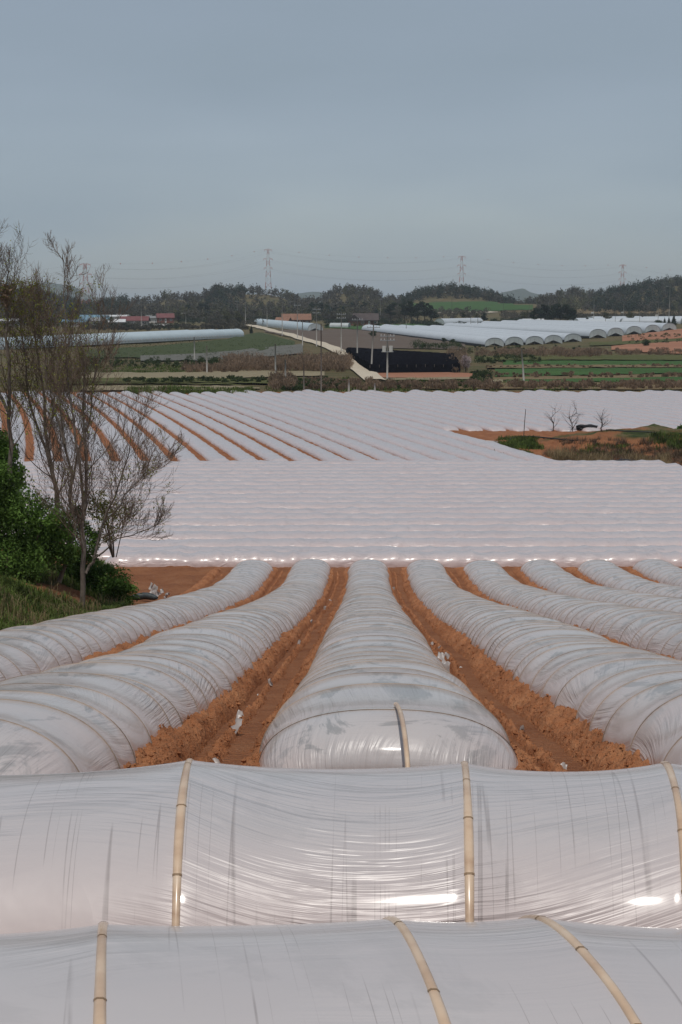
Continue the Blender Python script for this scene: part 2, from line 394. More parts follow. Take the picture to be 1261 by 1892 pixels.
# furrow soil between the long rows
ROWS = list(range(-2, 7)); PITCHW = 2.16; HW = .75; TH = .52; Y0, Y1 = 7.0, 50.6
def row_x(k, Y): return .13 + .0178 * Y + PITCHW * k
def furrow_h(g, Y, k):
    """relief across a gap; g is the signed distance from its centre"""
    wob = fbm(Y * .35, k * 7.3, 3, 50) * .22
    t1 = np.exp(-((g - .06 - wob) / .085) ** 2); t2 = np.exp(-((g + .16 - wob * .6) / .05) ** 2)
    bank = ss(.16, .40, np.abs(g - wob * .4))
    r = .02 + .085 * bank * (1 + .5 * fbm(Y * 1.6, np.sign(g) * 9. + k, 3, 51) * 2) - .24 * t1 - .17 * t2
    cl = fbm(Y * 7, g * 7 + k * 31, 4, 60, .62); cl2 = fbm(Y * 22, g * 22 + k * 31, 3, 61, .6)
    r = r + cl * .11 + cl2 * .085
    return r
def build_soil():
    Vs, Fs, n = [], [], 0
    for k in range(-2, 8):
        q = .0022 if k in (0, 1) else .004
        ys = [5.0]
        while ys[-1] < 51.5: ys.append(ys[-1] * (1 + q))
        ys = np.array(ys); gs = np.linspace(-.62, .62, 84 if k in (0, 1) else 44)
        if k == -2: gs = np.linspace(-.9, .62, 60)
        Yg, G = np.meshgrid(ys, gs, indexing='ij'); Xg = row_x(k - .5, Yg) + G
        fade = ss(51.4, 50.6, Yg)
        Z = hfun(Xg, Yg) + furrow_h(G, Yg, k) * (.3 + .7 * fade)
        Z = np.where(np.abs(G) > .45, Z - (np.abs(G) - .45) * .7, Z)
        V = np.stack([Xg, Yg, Z], -1).reshape(-1, 3)
        Vs.append(V); Fs.append(grid_faces(len(ys), len(gs)) + n); n += len(V)
    mobj('furrow_soil', np.concatenate(Vs), np.concatenate(Fs), M['soil'], kind='structure')
build_soil()

# ------------------------------------------------------------------ FILM TUNNELS
ORD = ['first', 'second', 'third', 'fourth', 'fifth', 'sixth', 'seventh', 'eighth', 'ninth', 'tenth', 'eleventh', 'twelfth', 'thirteenth', 'fourteenth', 'fifteenth', 'sixteenth', 'seventeenth', 'eighteenth', 'nineteenth', 'twentieth', 'twenty-first', 'twenty-second', 'twenty-third', 'twenty-fourth', 'twenty-fifth', 'twenty-sixth', 'twenty-seventh', 'twenty-eighth', 'twenty-ninth', 'thirtieth', 'thirty-first', 'thirty-second', 'thirty-third', 'thirty-fourth', 'thirty-fifth', 'thirty-sixth', 'thirty-seventh', 'thirty-eighth', 'thirty-ninth', 'fortieth']
def section(t, hw, h, p=.84):
    c, s_ = np.cos(t), np.sin(t)
    return hw * np.sign(c) * np.abs(c) ** p, h * np.abs(s_) ** p
def tunnel(name, axis, hoops, hw, h, mat, label, group, cat='row cover', sub=7, nt=30, sag=.05, cap=1.0, hoop_mat=None, hoop_w=.02, seed=0, lean=None, yaw=None, thin=False):
    """axis(s)->(x,y) arrays, hoops = positions s of the bows"""
    r = np.random.default_rng(seed)
    hoops = np.asarray(hoops, float); nh = len(hoops)
    jit = 1.0 if mat is not M['film_far'] else 1.8; hh = h * (1 + r.normal(0, .022, nh) * jit); ww = hw * (1 + r.normal(0, .012, nh) * jit); lat = r.normal(0, .012, nh)
    yaw = r.normal(0, .045, nh) if yaw is None else np.asarray(yaw, float); lean = r.normal(0, .05, nh) if lean is None else np.asarray(lean, float)
    if cap: # closing bows at both ends
        pass
    S_, WW, HH, LA, YA, LE, SG = [], [], [], [], [], [], []
    if cap:
        for f in np.linspace(0, 1, 9)[:-1]:
            q = math.sqrt(max(0, 1 - (1 - f) ** 2)); S_.append(hoops[0] - cap * (1 - f)); HH.append(hh[0] * (.02 + .98 * q * (.7 + .3 * f))); WW.append(ww[0] * (.7 + .3 * q)); LA.append(lat[0]); YA.append(yaw[0]); LE.append(lean[0]); SG.append(0)
    for i in range(nh):
        S_.append(hoops[i]); HH.append(hh[i]); WW.append(ww[i]); LA.append(lat[i]); YA.append(yaw[i]); LE.append(lean[i]); SG.append(0)
        if i < nh - 1:
            sg = sag * (.55 + .9 * r.random()) * min(1.4, (hoops[i + 1] - hoops[i]) / .8)
            for j in range(1, sub):
                f = j / sub; S_.append(hoops[i] * (1 - f) + hoops[i + 1] * f)
                for A, a in ((HH, hh), (WW, ww), (LA, lat), (YA, yaw), (LE, lean)): A.append(a[i] * (1 - f) + a[i + 1] * f)
                SG.append(sg * (1 - abs(2 * f - 1) ** 2.2))
    if cap:
        for f in np.linspace(1, 0, 9)[1:]:
            q = math.sqrt(max(0, 1 - (1 - f) ** 2)); S_.append(hoops[-1] + cap * (1 - f)); HH.append(hh[-1] * (.02 + .98 * q * (.55 + .45 * f))); WW.append(ww[-1] * (.35 + .65 * q)); LA.append(lat[-1]); YA.append(yaw[-1]); LE.append(lean[-1]); SG.append(0)
    S_, WW, HH, LA, YA, LE, SG = map(np.array, (S_, WW, HH, LA, YA, LE, SG))
    cx, cy = axis(S_); e = 1e-2; ax, ay = axis(S_ + e); tx, ty = (ax - cx) / e, (ay - cy) / e
    ln = np.hypot(tx, ty); tx, ty = tx / ln, ty / ln
    mid = len(S_) // 2; ox, oy = float(cx[mid]), float(cy[mid]); oz = H(ox, oy)
    def place(S_, cx, cy, tx, ty, WW, HH, LA, YA, LE, SG, t, out=0):
        o, z = section(t[None], (WW * (1 - SG * .55))[:, None], (HH * (1 - SG))[:, None])
        o = o + LA[:, None]
        if out:
            nl = np.sqrt(o * o + z * z * 2) + 1e-6; o = o * (1 + out / nl); z = z * (1 + out / nl)
        sy = YA[:, None] * o + LE[:, None] * z
        X = cx[:, None] + ty[:, None] * o + tx[:, None] * sy; Y = cy[:, None] - tx[:, None] * o + ty[:, None] * sy
        gz = hfun(cx, cy)[:, None] * .5 + hfun(X, Y) * .5
        gl = np.stack([X, Y, gz + z - .02], -1)
        return gl - np.array([ox, oy, oz])
    t = np.linspace(0, math.pi, nt); G = place(S_, cx, cy, tx, ty, WW, HH, LA, YA, LE, SG, t)
    # small pleats gathered at the bows
    u = np.repeat(S_[:, None], nt, 1); v = np.repeat((t / math.pi * 1.9)[None], len(S_), 0)
    root = empty(name, (ox, oy, oz), label, cat, group)
    mobj('film_cover', G.reshape(-1, 3), grid_faces(len(S_), nt), mat, root, uv=np.stack([u.ravel() + seed * 13.7, v.ravel()], -1))
    if hoop_mat:
        cx, cy = axis(hoops); ax, ay = axis(hoops + e); tx, ty = (ax - cx) / e, (ay - cy) / e; ln = np.hypot(tx, ty); tx, ty = tx / ln, ty / ln
        t2 = np.linspace(0.02, math.pi - .02, 36)
        sel = range(nh) if nh <= 100 else range(100)
        for i in sel:
            a = lambda q: np.array([q[i]])
            A = [a(hoops), a(cx), a(cy), a(tx), a(ty), a(ww), a(hh), a(lat), a(yaw), a(lean), np.zeros(1)]
            P = place(*A, t2)[0]; Po = place(*A, t2, out=.004 if thin else .007)[0]; Pi = place(*A, t2, out=-.012)[0]
            T = np.array([tx[i], ty[i], 0])
            wv = hoop_w * (1 + .12 * np.sin(t2 * 5 + i)) / 2 * (1 if thin else 1.0)
            ring = [Pi - T * wv[:, None], Po * .7 + Pi * .3 - T * wv[:, None], Po - T * (wv * .45)[:, None], Po + T * (wv * .45)[:, None], Po * .7 + Pi * .3 + T * wv[:, None], Pi + T * wv[:, None]]
            R = np.stack(ring, 1).reshape(-1, 3)
            hp = mobj('hoop', R, grid_faces(36, 6, True), hoop_mat, root)
            if not thin:
                s0 = 3 + r.integers(0, 4)
                for q in range(s0, 34, 4 + int(r.integers(0, 2))):
                    d = P[q + 1] - P[q]; d = d / np.linalg.norm(d)
                    rr = R.reshape(36, 6, 3)[q]; c = rr.mean(0); rr = c + (rr - c) * 1.10
                    nb = MB(); nb.add(np.concatenate([rr - d * .003, rr + d * .003]), grid_faces(2, 6, True)); nb.build('bamboo_node', M['node'], hp)

    return root

# the two (and a half) tunnels lying across, right before the camera
def xpos(px, zc): return (px - CX) / F * zc
Yf1, Yf2 = 3.83, 2.36
h1 = [xpos(p, 4.08) for p in (-720, -190, 350, 856, 1225, 1700, 2200)]
tunnel('film_tunnel', lambda s: (s, Yf1 - .012 * s), h1, .68, .575, M['film_front'], 'large milky film tunnel lying across the foreground with three bamboo bows showing', 'film tunnels lying across the foreground', sub=16, nt=64, sag=.05, cap=.9, hoop_mat=M['bamboo'], hoop_w=.023, seed=3, yaw=[.2, .15, .08, -.06, -.15, -.2, -.2], lean=[0] * 7)
h2 = [xpos(p, 2.62) for p in (-1100, -420, 205, 775, 1073, 1700, 2500)]
tunnel('film_tunnel', lambda s: (s, Yf2 - .004 * s), h2, .64, .49, M['film_front'], 'nearest film tunnel along the bottom edge of the photo, its bamboo bows tilted', 'film tunnels lying across the foreground', sub=16, nt=64, sag=.04, cap=.9, hoop_mat=M['bamboo'], hoop_w=.021, seed=5, yaw=[.2, .2, .17, .13, .17, -.1, -.1], lean=[0] * 7)

names = {-2: 'leftmost long film tunnel running downhill along the grassy bank', -1: 'long film tunnel just left of the middle one, rounded end at lower left',
         0: 'middle long film tunnel running straight away downhill, split bamboo on its near end', 1: 'long film tunnel just right of the middle one, bulging large at lower right',
         2: 'second long film tunnel right of the middle one running downhill', 3: 'third long film tunnel right of the middle one running downhill',
         4: 'fourth long film tunnel right of the middle one, only its lower half in view', 5: 'rightmost long film tunnel, only its far end in view at the right edge',
         6: 'long film tunnel past the right edge of the photo beside the rightmost one'}
for k in ROWS:
    r = np.random.default_rng(100 + k); s = [{0: 7.4, -1: 6.2}.get(k, 5.9)]
    while s[-1] < Y1 - .7: s.append(s[-1] + .66 * (1 + np.clip(r.normal(0, .3), -.5, .7)))
    ln = None
    if k == 0:
        ln = r.normal(0, .05, len(s)); ln[0] = -1.0; s[0] = 7.35; s[1] = 7.75
    t = tunnel('film_tunnel', lambda q, k=k: (row_x(k, q), q), s, HW, TH, M['film'], names[k], 'long film tunnels running down the slope', sub=6, nt=34, sag=.065, cap=.8, hoop_mat=M['hoopline'], hoop_w=.011, seed=20 + k, thin=True, lean=ln)
    if k == 0:
        # split bamboo holding the near end
        yy = np.linspace(7.38, 5.9, 14); P = []
        for q in yy:
            f = (7.38 - q) / 1.48; x = row_x(0, 7.4) + .03 + .02 * f + .0 * q
            P.append((x, q - .4 * (1 - f), H(x, q) + TH * math.sqrt(max(0, 1 - f * f)) * 1.02 + .006))
        m = MB(); P = np.array(P) - np.array(t.location)
        for q in range(13):
            pass
        m.tube(P, .013, 6)
        m.build('end_batten', M['bamboo'], t, True)

# the valley field of tunnels laid across the view
nT = 20; Yt0 = 52.6; pt = (95.0 - Yt0) / (nT - 1)
for i in range(nT):
    Y = Yt0 + i * pt; xl = -8.7 if i == 0 else float(edge_left(np.array([Y]))[0]) - 3.5; xr = .27 * Y + 6
    if i >= nT - 2: xr = xpx(1195 if i == nT - 1 else 1230, Y)
    r = np.random.default_rng(300 + i); s = [xl]
    while s[-1] < xr: s.append(s[-1] + (.8 if i < 6 else 1.1) * (1 + r.normal(0, .12)))
    lab = 'nearest of the film tunnels laid across the valley floor, its foot glinting' if i == 0 else ('farthest of the film tunnels laid across the valley floor' if i == nT - 1 else ORD[i] + ' film tunnel from the near edge among those laid across the valley')
    tunnel('film_tunnel', lambda q, Y=Y: (q, Y + .01 * q + .12 * np.sin(q * .11 + Y)), s, .80 if i == 0 else .97, .58 if i == 0 else .47, M['film_far'], lab, 'film tunnels laid across the valley floor', sub=4, nt=18, sag=.12 if i == 0 else .055, cap=.7, seed=60 + i)

# the far field: rows running away to the upper left
XS = [-34 + 2.13 * i for i in range(39)]
def diag(X0): return lambda q: (X0 - .215 * (q - 96) - .0005 * (q - 96) ** 2, q)
for i, X0 in enumerate(XS):
    r = np.random.default_rng(500 + i)
    near = 97.3
    if X0 > 15.2: continue
    s = [near]
    f = diag(X0)
    while s[-1] < 183 + 3 * math.sin(i): s.append(s[-1] + 2.2 * (1 + r.normal(0, .1)))
    # cut behind the left bank
    n = i + 1
    tunnel('film_tunnel', f, s, .74 + .20 * float(ss(-2, 10, X0)), .40, M['film_far'], ORD[i] + ' from the left of the film tunnels running away across the far field', 'film tunnels running away across the far field', sub=3, nt=14, sag=.05, cap=.8, seed=120 + i)
nR = 0
for i in range(30):
    X0 = 14.99 + 2.13 * (i + 1)
    f = diag(X0); s = [128.5 - .17 * max(0, 0) ]
    s = [np.interp(X0, [14, 80], [126.5, 122])]
    while s[0] < 175 and f(s[0])[0] / s[0] > .33: s[0] += 4
    if s[0] >= 175: break
    r = np.random.default_rng(700 + i)
    while s[-1] < 184 + 2 * math.sin(i * 1.7): s.append(s[-1] + 2.2 * (1 + r.normal(0, .1)))
    nR += 1
    tunnel('film_tunnel', f, s, .86, .42, M['film_far'], ORD[i] + ' film tunnel of those that end behind the scrubby red mound, counted from the left', 'film tunnels ending behind the mound', sub=3, nt=14, sag=.05, cap=.8, seed=170 + i)

# ------------------------------------------------------------------ scraps and clods in the furrows
def scrap_mesh(sz, r):
    n = 5; u, v = np.meshgrid(np.linspace(-1, 1, n), np.linspace(0, 1, n))
    X = u * sz * (.35 + .2 * r.random()) * (1 - .4 * v) + r.normal(0, sz * .05, u.shape); Z = v * sz * (1 + .0 * u) + r.normal(0, sz * .07, u.shape) - sz * .12
    Y = r.normal(0, sz * .09, u.shape) + .15 * sz * np.sin(u * 3)
    return np.stack([X, Y, Z], -1).reshape(-1, 3), grid_faces(n, n)
M['scrap'] = simple('torn_film', (.40, .36, .34), .35, .25, 14, .004, .5)
scrap_spots = [(403, 1398, .14), (432, 1345, .17), (443, 1322, .12), (452, 1300, .12), (464, 1296, .10), (478, 1275, .11), (499, 1260, .13), (512, 1232, .12), (540, 1195, .10), (552, 1190, .08), (560, 1172, .08), (575, 1150, .08), (820, 1258, .22), (815, 1228, .20), (800, 1185, .10), (830, 1215, .14), (812, 1195, .10), (850, 1225, .09), (855, 1237, .09), (878, 1322, .10), (905, 1330, .08), (935, 1312, .07), (965, 1350, .10), (1012, 1383, .09), (1040, 1410, .10), (870, 1250, .08), (725, 1110, .10), (727, 1090, .10), (740, 1130, .09), (745, 1120, .08), (612, 1110, .09), (600, 1125, .1), (960, 1090, .15), (950, 1080, .1), (1040, 1068, .12)]
_cnt = {}
_fn = {0: 'furrow left of middle tunnel', 1: 'furrow right of middle tunnel', 2: 'second furrow right of middle tunnel', 3: 'third furrow right of middle tunnel', 4: 'fourth furrow right of middle tunnel', 5: 'fifth furrow right of middle tunnel', -1: 'second furrow left of middle tunnel'}
def scrap_label(b, i):
    _cnt[b] = _cnt.get(b, 0) + 1
    return '%s torn film scrap from the near end in the %s' % (ORD[_cnt[b] - 1], _fn.get(b, 'far right furrow'))
scrap_spots.sort(key=lambda q: -q[1])
for i, (px, py, sz) in enumerate(scrap_spots):
    p = at(px, py); r = np.random.default_rng(i); V, Fc = scrap_mesh(sz * (.62 + .35 * (p.y > 20)), r)
    # lay it on the furrow relief
    best = min(range(-2, 8), key=lambda k: abs(row_x(k - .5, p.y) - p.x)); g = p.x - row_x(best - .5, p.y)
    dz = float(furrow_h(np.array([g]), np.array([p.y]), best)[0])
    o = mobj('film_scrap', V, Fc, M['scrap'], label=scrap_label(best, i), cat='film scrap', group='film scraps in the furrows')
    o.location = (p.x, p.y, H(p.x, p.y) + dz + .004); o.rotation_euler = (r.normal(-.35, .3), r.normal(0, .4), r.normal(0, .7))
def clods():
    r = np.random.default_rng(5); n = 9000; k = np.where(r.random(n) < .8, r.integers(0, 2, n), r.integers(-1, 7, n)); y = 6.0 + 44 * r.random(n) ** 2.2; g = r.uniform(-.40, .40, n); x = row_x(k - .5, y) + g
    s_ = .006 + .022 * r.random(n) ** 4; V = np.array([[1, 0, 0], [-1, 0, 0], [0, 1, 0], [0, -1, 0], [0, 0, 1], [0, 0, -1.]])[None] * s_[:, None, None] * r.uniform(.6, 1.3, (n, 6, 1)) + r.normal(0, 1, (n, 6, 3)) * s_[:, None, None] * .2
    z = hfun(x, y) + furrow_h(g, y, k) + s_ * .3; V += np.stack([x, y, z], 1)[:, None]
    f = np.array([[0, 2, 4], [2, 1, 4], [1, 3, 4], [3, 0, 4], [2, 0, 5], [1, 2, 5], [3, 1, 5], [0, 3, 5]]); Fc = (f[None] + (np.arange(n) * 6)[:, None, None]).reshape(-1, 3)
    mobj('soil_clods', V.reshape(-1, 3), Fc, M['soil'], smooth=False, label='loose crumbs and clods of red soil in the furrows', kind='stuff')
clods()

# ------------------------------------------------------------------ FAR FIELDS, ROAD
def strip(name, xs, yt, yb, mat, lift=.12, nx=80, ny=8, rough=1.2, dmin=3):
    X = np.linspace(xs[0], xs[-1], nx); T = np.interp(X, xs, yt); B = np.interp(X, xs, yb)
    T = T + (fbm(X * .05, X * 0 + xs[0], 3, 1)) * rough * 2; B = B + (fbm(X * .05, X * 0 + xs[0], 3, 2)) * rough * 2
    V = []
    for j in range(ny):
        f = j / (ny - 1); p = atv(X, B * (1 - f) + T * f, dmin); p[:, 2] = hfun(p[:, 0], p[:, 1]) + lift + .0003 * p[:, 1]; V.append(p)
    V = np.concatenate(V)
    return mobj(name, V, grid_faces(ny, nx), mat, kind='structure')
FS = [
 ('green_field', [930, 1261, 1420], [668, 668, 668], [676, 677, 678], 'green'), ('green_field', [915, 1261, 1420], [683, 681, 681], [698, 691, 690], 'green'),
 ('green_field', [935, 1261, 1420], [704, 699, 699], [709, 707, 707], 'green'), ('verge', [880, 1000, 1261, 1420], [660, 658, 658, 658], [668, 667, 667, 667], 'olive'),
 ('verge', [900, 1261, 1420], [677, 677, 678], [683, 681, 681], 'brownstrip'), ('verge', [900, 1261, 1420], [699, 692, 692], [704, 699, 699], 'brownstrip'), ('verge', [780, 1261, 1420], [710, 708, 708], [720, 722, 722], 'brownstrip'),
 ('red_field', [1130, 1190, 1261, 1420], [641, 636, 632, 630], [648, 653, 655, 655], 'redfield'), ('verge', [1090, 1261, 1420], [634, 626, 622], [641, 632, 630], 'olive'), ('red_field', [1150, 1261, 1420], [622, 609, 600], [633, 626, 620], 'redfield'),
 ('green_field', [600, 700, 800, 860, 900], [602, 600, 598, 604, 604], [606, 611, 611, 607, 605], 'green'), ('bare_field', [490, 560, 640, 700, 860], [610, 611, 609, 612, 636], [606 + 8, 628, 648, 645, 646], 'greyfield'),
 ('green_field', [760, 800, 860, 985], [562, 560, 558, 558], [577, 578, 577, 573], 'green'), ('crop_field', [150, 300, 420, 480, 545], [650, 640, 628, 615, 632], [664, 662, 655, 650, 640], 'dgreen'),
 ('grey_plot', [260, 380, 470, 560], [660, 655, 646, 637], [670, 668, 664, 655], 'greyplot'), ('dirt_track', [472, 500, 540], [636, 632, 631], [638, 636, 633], 'tan'),
 ('paddy', [150, 330, 440, 600], [690, 690, 686, 688], [701, 701, 700, 696], 'tan'), ('paddy', [100, 300, 420, 470], [709, 709, 711, 716], [712, 711, 713, 717], 'olive'), ('paddy', [150, 420, 480], [716, 716, 719], [725, 724, 721], 'tan'),
 ('verge', [140, 400, 520], [702, 702, 704], [709, 710, 713], 'olive'), ('red_field', [690, 760, 870, 880], [690, 689, 690, 692], [698, 700, 700, 697], 'redfield'), ('dirt_track', [690, 800, 880], [700, 700, 698], [704, 704, 702], 'tan'),
 ('dirt_patch', [935, 975], [549, 551], [558, 558], 'redfield'), ('pale_track', [800, 920], [577.5, 577], [579, 578.5], 'road'), ('verge', [1060, 1140, 1261, 1420], [572, 570, 572, 572], [584, 583, 583, 584], 'brownstrip'),
 ('dirt_patch', [905, 930], [703, 703], [710, 708], 'tan'),
]
for n, xs, yt, yb, mt in FS: strip(n, xs, yt, yb, M[mt], lift=.10 + .04 * (FS.index((n, xs, yt, yb, mt)) % 5), nx=60 if xs[-1] - xs[0] > 200 else 30, ny=6, dmin=60)
# farm road as a ribbon
rp = [(694, 706, 3.4), (683, 697, 3.6), (668, 684, 4.2), (655, 670, 4.0), (640, 656, 4.0), (615, 644, 4.2), (585, 634, 4.4), (550, 624, 4.5), (515, 615, 4.6), (492, 609, 5.0), (483, 606.5, 5.5), (472, 604, 6), (461, 602, 6)]
P = [at(a, b, 60) for a, b, c in rp]; W = [c for a, b, c in rp]
tt = np.linspace(0, len(P) - 1, 120); pts = np.stack([np.interp(tt, range(len(P)), [p[i] for p in P]) for i in range(2)], 1); Wd = np.interp(tt, range(len(P)), W)
for _ in range(6): pts[1:-1] = (pts[:-2] + pts[1:-1] * 2 + pts[2:]) / 4
tg = np.gradient(pts, axis=0); tg /= np.linalg.norm(tg, axis=1)[:, None]; nrm = np.stack([-tg[:, 1], tg[:, 0]], 1)
V = []
for i in range(120):
    for f in (-.5, -.25, 0, .25, .5):
        q = pts[i] + nrm[i] * Wd[i] * f * 1.0; V.append((q[0], q[1], H(q[0], q[1]) + .45 + .0003 * q[1] - .2 * (abs(f) == .5)))
mobj('road', V, grid_faces(120, 5), M['road'], kind='structure')

# ------------------------------------------------------------------ foliage generators
def leafcloud(n, cen, rad, size, r, flat=0.0, clump=0):
    """n small quads spread through ellipsoids; returns V, F"""
    cen = np.asarray(cen, float).reshape(-1, 3); rad = np.asarray(rad, float).reshape(-1, 3)
    w_ = rad.prod(1) ** (2 / 3); k = r.choice(len(cen), n, p=w_ / w_.sum())
    d = r.normal(size=(n, 3)); d /= np.linalg.norm(d, axis=1)[:, None]
    q = cen[k] + d * rad[k] * (r.random((n, 1)) ** .38) * (1 + r.normal(0, .10, (n, 1)))
    a = r.normal(size=(n, 3)); a /= np.linalg.norm(a, axis=1)[:, None]; a[:, 2] *= 1 - flat
    b = np.cross(a, r.normal(size=(n, 3))); b /= np.linalg.norm(b, axis=1)[:, None] + 1e-9
    s_ = size * r.uniform(.5, 1.3, (n, 1))
    V = np.stack([q - a * s_, q + b * s_ * .5, q + a * s_, q - b * s_ * .5], 1).reshape(-1, 3)
    return V, np.arange(n * 4).reshape(-1, 4)
def crown_blobs(r, h0, h1, rad, n, kind):
    C, R = [], []
    for i in range(n):
        f = (i + .5) / n; z = h0 + (h1 - h0) * f
        if kind == 'pine': rr = rad * (1.0 - .55 * f) * r.uniform(.5, 1)
        elif kind == 'cone': rr = rad * (1.02 - .9 * f)
        else: rr = rad * math.sin(math.pi * (.18 + .72 * f)) * r.uniform(.55, 1)
        a = r.uniform(0, 6.28); off = (rad * .45 * r.random() if kind != 'cone' else 0)
        C.append((math.cos(a) * off, math.sin(a) * off, z)); v = (h1 - h0) / n * (1.1 if kind != 'pine' else .8)
        R.append((rr * .75, rr * .75, max(v, rr * .35)))
    return C, R
def tree_proto(name, label, cat, group, h, rad, kind, mat, bark, n, size, seed, trunk=.25, base=.3):
    r = np.random.default_rng(seed); root = empty(name, (0, 0, 0), label, cat, group)
    m = MB(); m.tube([(0, 0, -.3), (.1, 0, h * .35), (.05, .1, h * .8)], [trunk, trunk * .75, trunk * .3], 6)
    C, R = crown_blobs(r, h * base, h * .93, rad, 7 if kind != 'cone' else 6, kind)
    for c in C[:5]: m.tube([(.07, 0, c[2] - h * .12), ((c[0]) * .6, c[1] * .6, c[2] - h * .03), c], [trunk * .4, trunk * .25, .03], 4)
    m.build('trunk', bark, root); V, Fc = leafcloud(n, C, R, size, r)
    mobj('crown', V, Fc, mat, root, smooth=False); return root
def dup(root, loc, rz=0, sc=1.0, label=None):
    c = root.copy(); COL.objects.link(c); c.location = loc; c.rotation_euler = (0, 0, rz); c.scale = (sc, sc, sc) if not isinstance(sc, tuple) else sc
    if label: c['label'] = label
    for ch in root.children:
        d = ch.copy(); COL.objects.link(d); d.parent = c
        for g in ch.children: e_ = g.copy(); COL.objects.link(e_); e_.parent = d
    return c
used = {}
def place_tree(key, make, px, py_base, top, label, D=None, wide=1.0):
    p = at(px, py_base, 60) if D is None else Vector((xpx(px, D), D, H(xpx(px, D), D)))
    hgt = (py_base - top) * scale_at(p.y)
    if key not in used: used[key] = [make(), False]
    pr, f = used[key]; h0 = pr['h0']; sc = hgt / h0
    rz = random.random() * 6.28
    if not f: o = pr; used[key][1] = True; o.location = p; o.rotation_euler = (0, 0, rz); o.scale = (sc * wide, sc * wide, sc); o['label'] = label
    else: o = dup(pr, p, rz, (sc * wide, sc * wide, sc), label)
    return o
def mk(kind, mat, bark, h, rad, n, size, seed, group, name, cat, **k):
    def f():
        o = tree_proto(name, '', cat, group, h, rad, kind, mat, bark, n, size, seed, **k); o['h0'] = h; return o
    return f
PINE = [mk('pine', M['leaf_pine'], M['darkbark'], 10, 3.6, 2600, .34, 11 + i, 'pines around the farmhouses', 'pine_tree', 'pine', base=.38) for i in range(3)]
ROUND = [mk('round', M['leaf_spring'], M['darkbark'], 8, 3.2, 1500, .30, 31 + i, 'leafing trees in the countryside', 'leafing_tree', 'tree', base=.2) for i in range(2)]
SHR = [mk('round', M['leaf_shrub'], M['darkbark'], 3, 1.9, 900, .20, 41 + i, 'evergreen shrubs among the fields', 'shrub', 'shrub', base=.15, trunk=.08) for i in range(2)]
YSH = mk('round', M['leaf_yellow'], M['darkbark'], 3, 1.6, 700, .2, 47, 'yellow-green shrubs', 'shrub', 'shrub', base=.12, trunk=.08)
CON = mk('cone', M['leaf_pine'], M['darkbark'], 4, 1.1, 900, .18, 49, 'small conifers', 'conifer', 'conifer', base=.12, trunk=.08)
lx = 0
pines = [(546, 583, 561, 'left of the brown-roofed farmhouse, half hidden by it'), (579, 590, 557, 'tallest right behind the brown-roofed farmhouse'), (594, 590, 558, 'with dense round head right of the brown-roofed farmhouse'), (606, 590, 562, 'slimmer, between the two farmhouses'), (622, 592, 562, 'left one of two before the gap left of the brick farmhouse'), (634, 592, 565, 'right one of two just left of the brick farmhouse'), (654, 585, 558, 'rising behind the brick farmhouse on its left'), (673, 585, 557, 'rising behind the ridge of the brick farmhouse'),
         (697, 592, 571, 'low and dark just right of the brick farmhouse'), (722, 596, 558, 'slim and lone, right of the farmhouses'), (748, 596, 557, 'left edge of the dense clump above the green field'), (760, 598, 555, 'second in the dense clump above the green field'), (772, 598, 556, 'third in the dense clump above the green field'), (785, 598, 559, 'fourth in the dense clump above the green field'), (797, 599, 563, 'right edge of the dense clump above the green field'),
         (988, 602, 568, 'leftmost of the dark grove behind the white greenhouses'), (1000, 602, 561, 'second of the dark grove behind the greenhouses'), (1012, 602, 563, 'third of the dark grove behind the greenhouses, trunk showing'), (1024, 602, 560, 'middle of the dark grove behind the greenhouses'), (1036, 603, 562, 'fifth of the dark grove behind the greenhouses'), (1048, 603, 561, 'broadest crown of the dark grove behind the greenhouses'), (1060, 603, 568, 'right end of the dark grove behind the greenhouses'),
         (856, 592, 576, 'small and dark left of the white-roofed shed'), (895, 598, 578, 'small, left of the slanting twin poles'), (1085, 600, 586, 'low and dark between grove and right greenhouses'), (383, 590, 557, 'broad and dark left of the row of poles'), (372, 592, 560, 'dark one at the left of the pair by the poles'), (350, 592, 562, 'dark one behind the village lamp post')]
for i, (px, b, t_, l) in enumerate(pines): place_tree('pine%d' % (i % 3), PINE[i % 3], px, b, t_, 'dark pine ' + l, wide=1.15 if i > 8 else 1.0)
rounds = [(401, 592, 560, 'yellow-olive leafing tree left of the pole row'), (330, 596, 572, 'olive tree behind the white wall of the village'), (205, 603, 583, 'round olive tree before the village houses'), (192, 603, 585, 'smaller olive tree at the left of the village houses'), (880, 597, 578, 'brownish tree right of the short greenhouse'), (1164, 595, 574, 'brown leafless tree among the right-hand greenhouses'), (970, 598, 574, 'pale brown tree left of the dark grove'), (1120, 596, 575, 'brownish tree beyond the right-hand greenhouses'),
          (420, 600, 574, 'brownish tree behind the first poles'), (440, 600, 575, 'brownish tree beside the farm track top'), (240, 600, 580, 'small olive tree left of the red roof')]
for i, (px, b, t_, l) in enumerate(rounds): place_tree('round%d' % (i % 2), ROUND[i % 2], px, b, t_, l, wide=1.3)
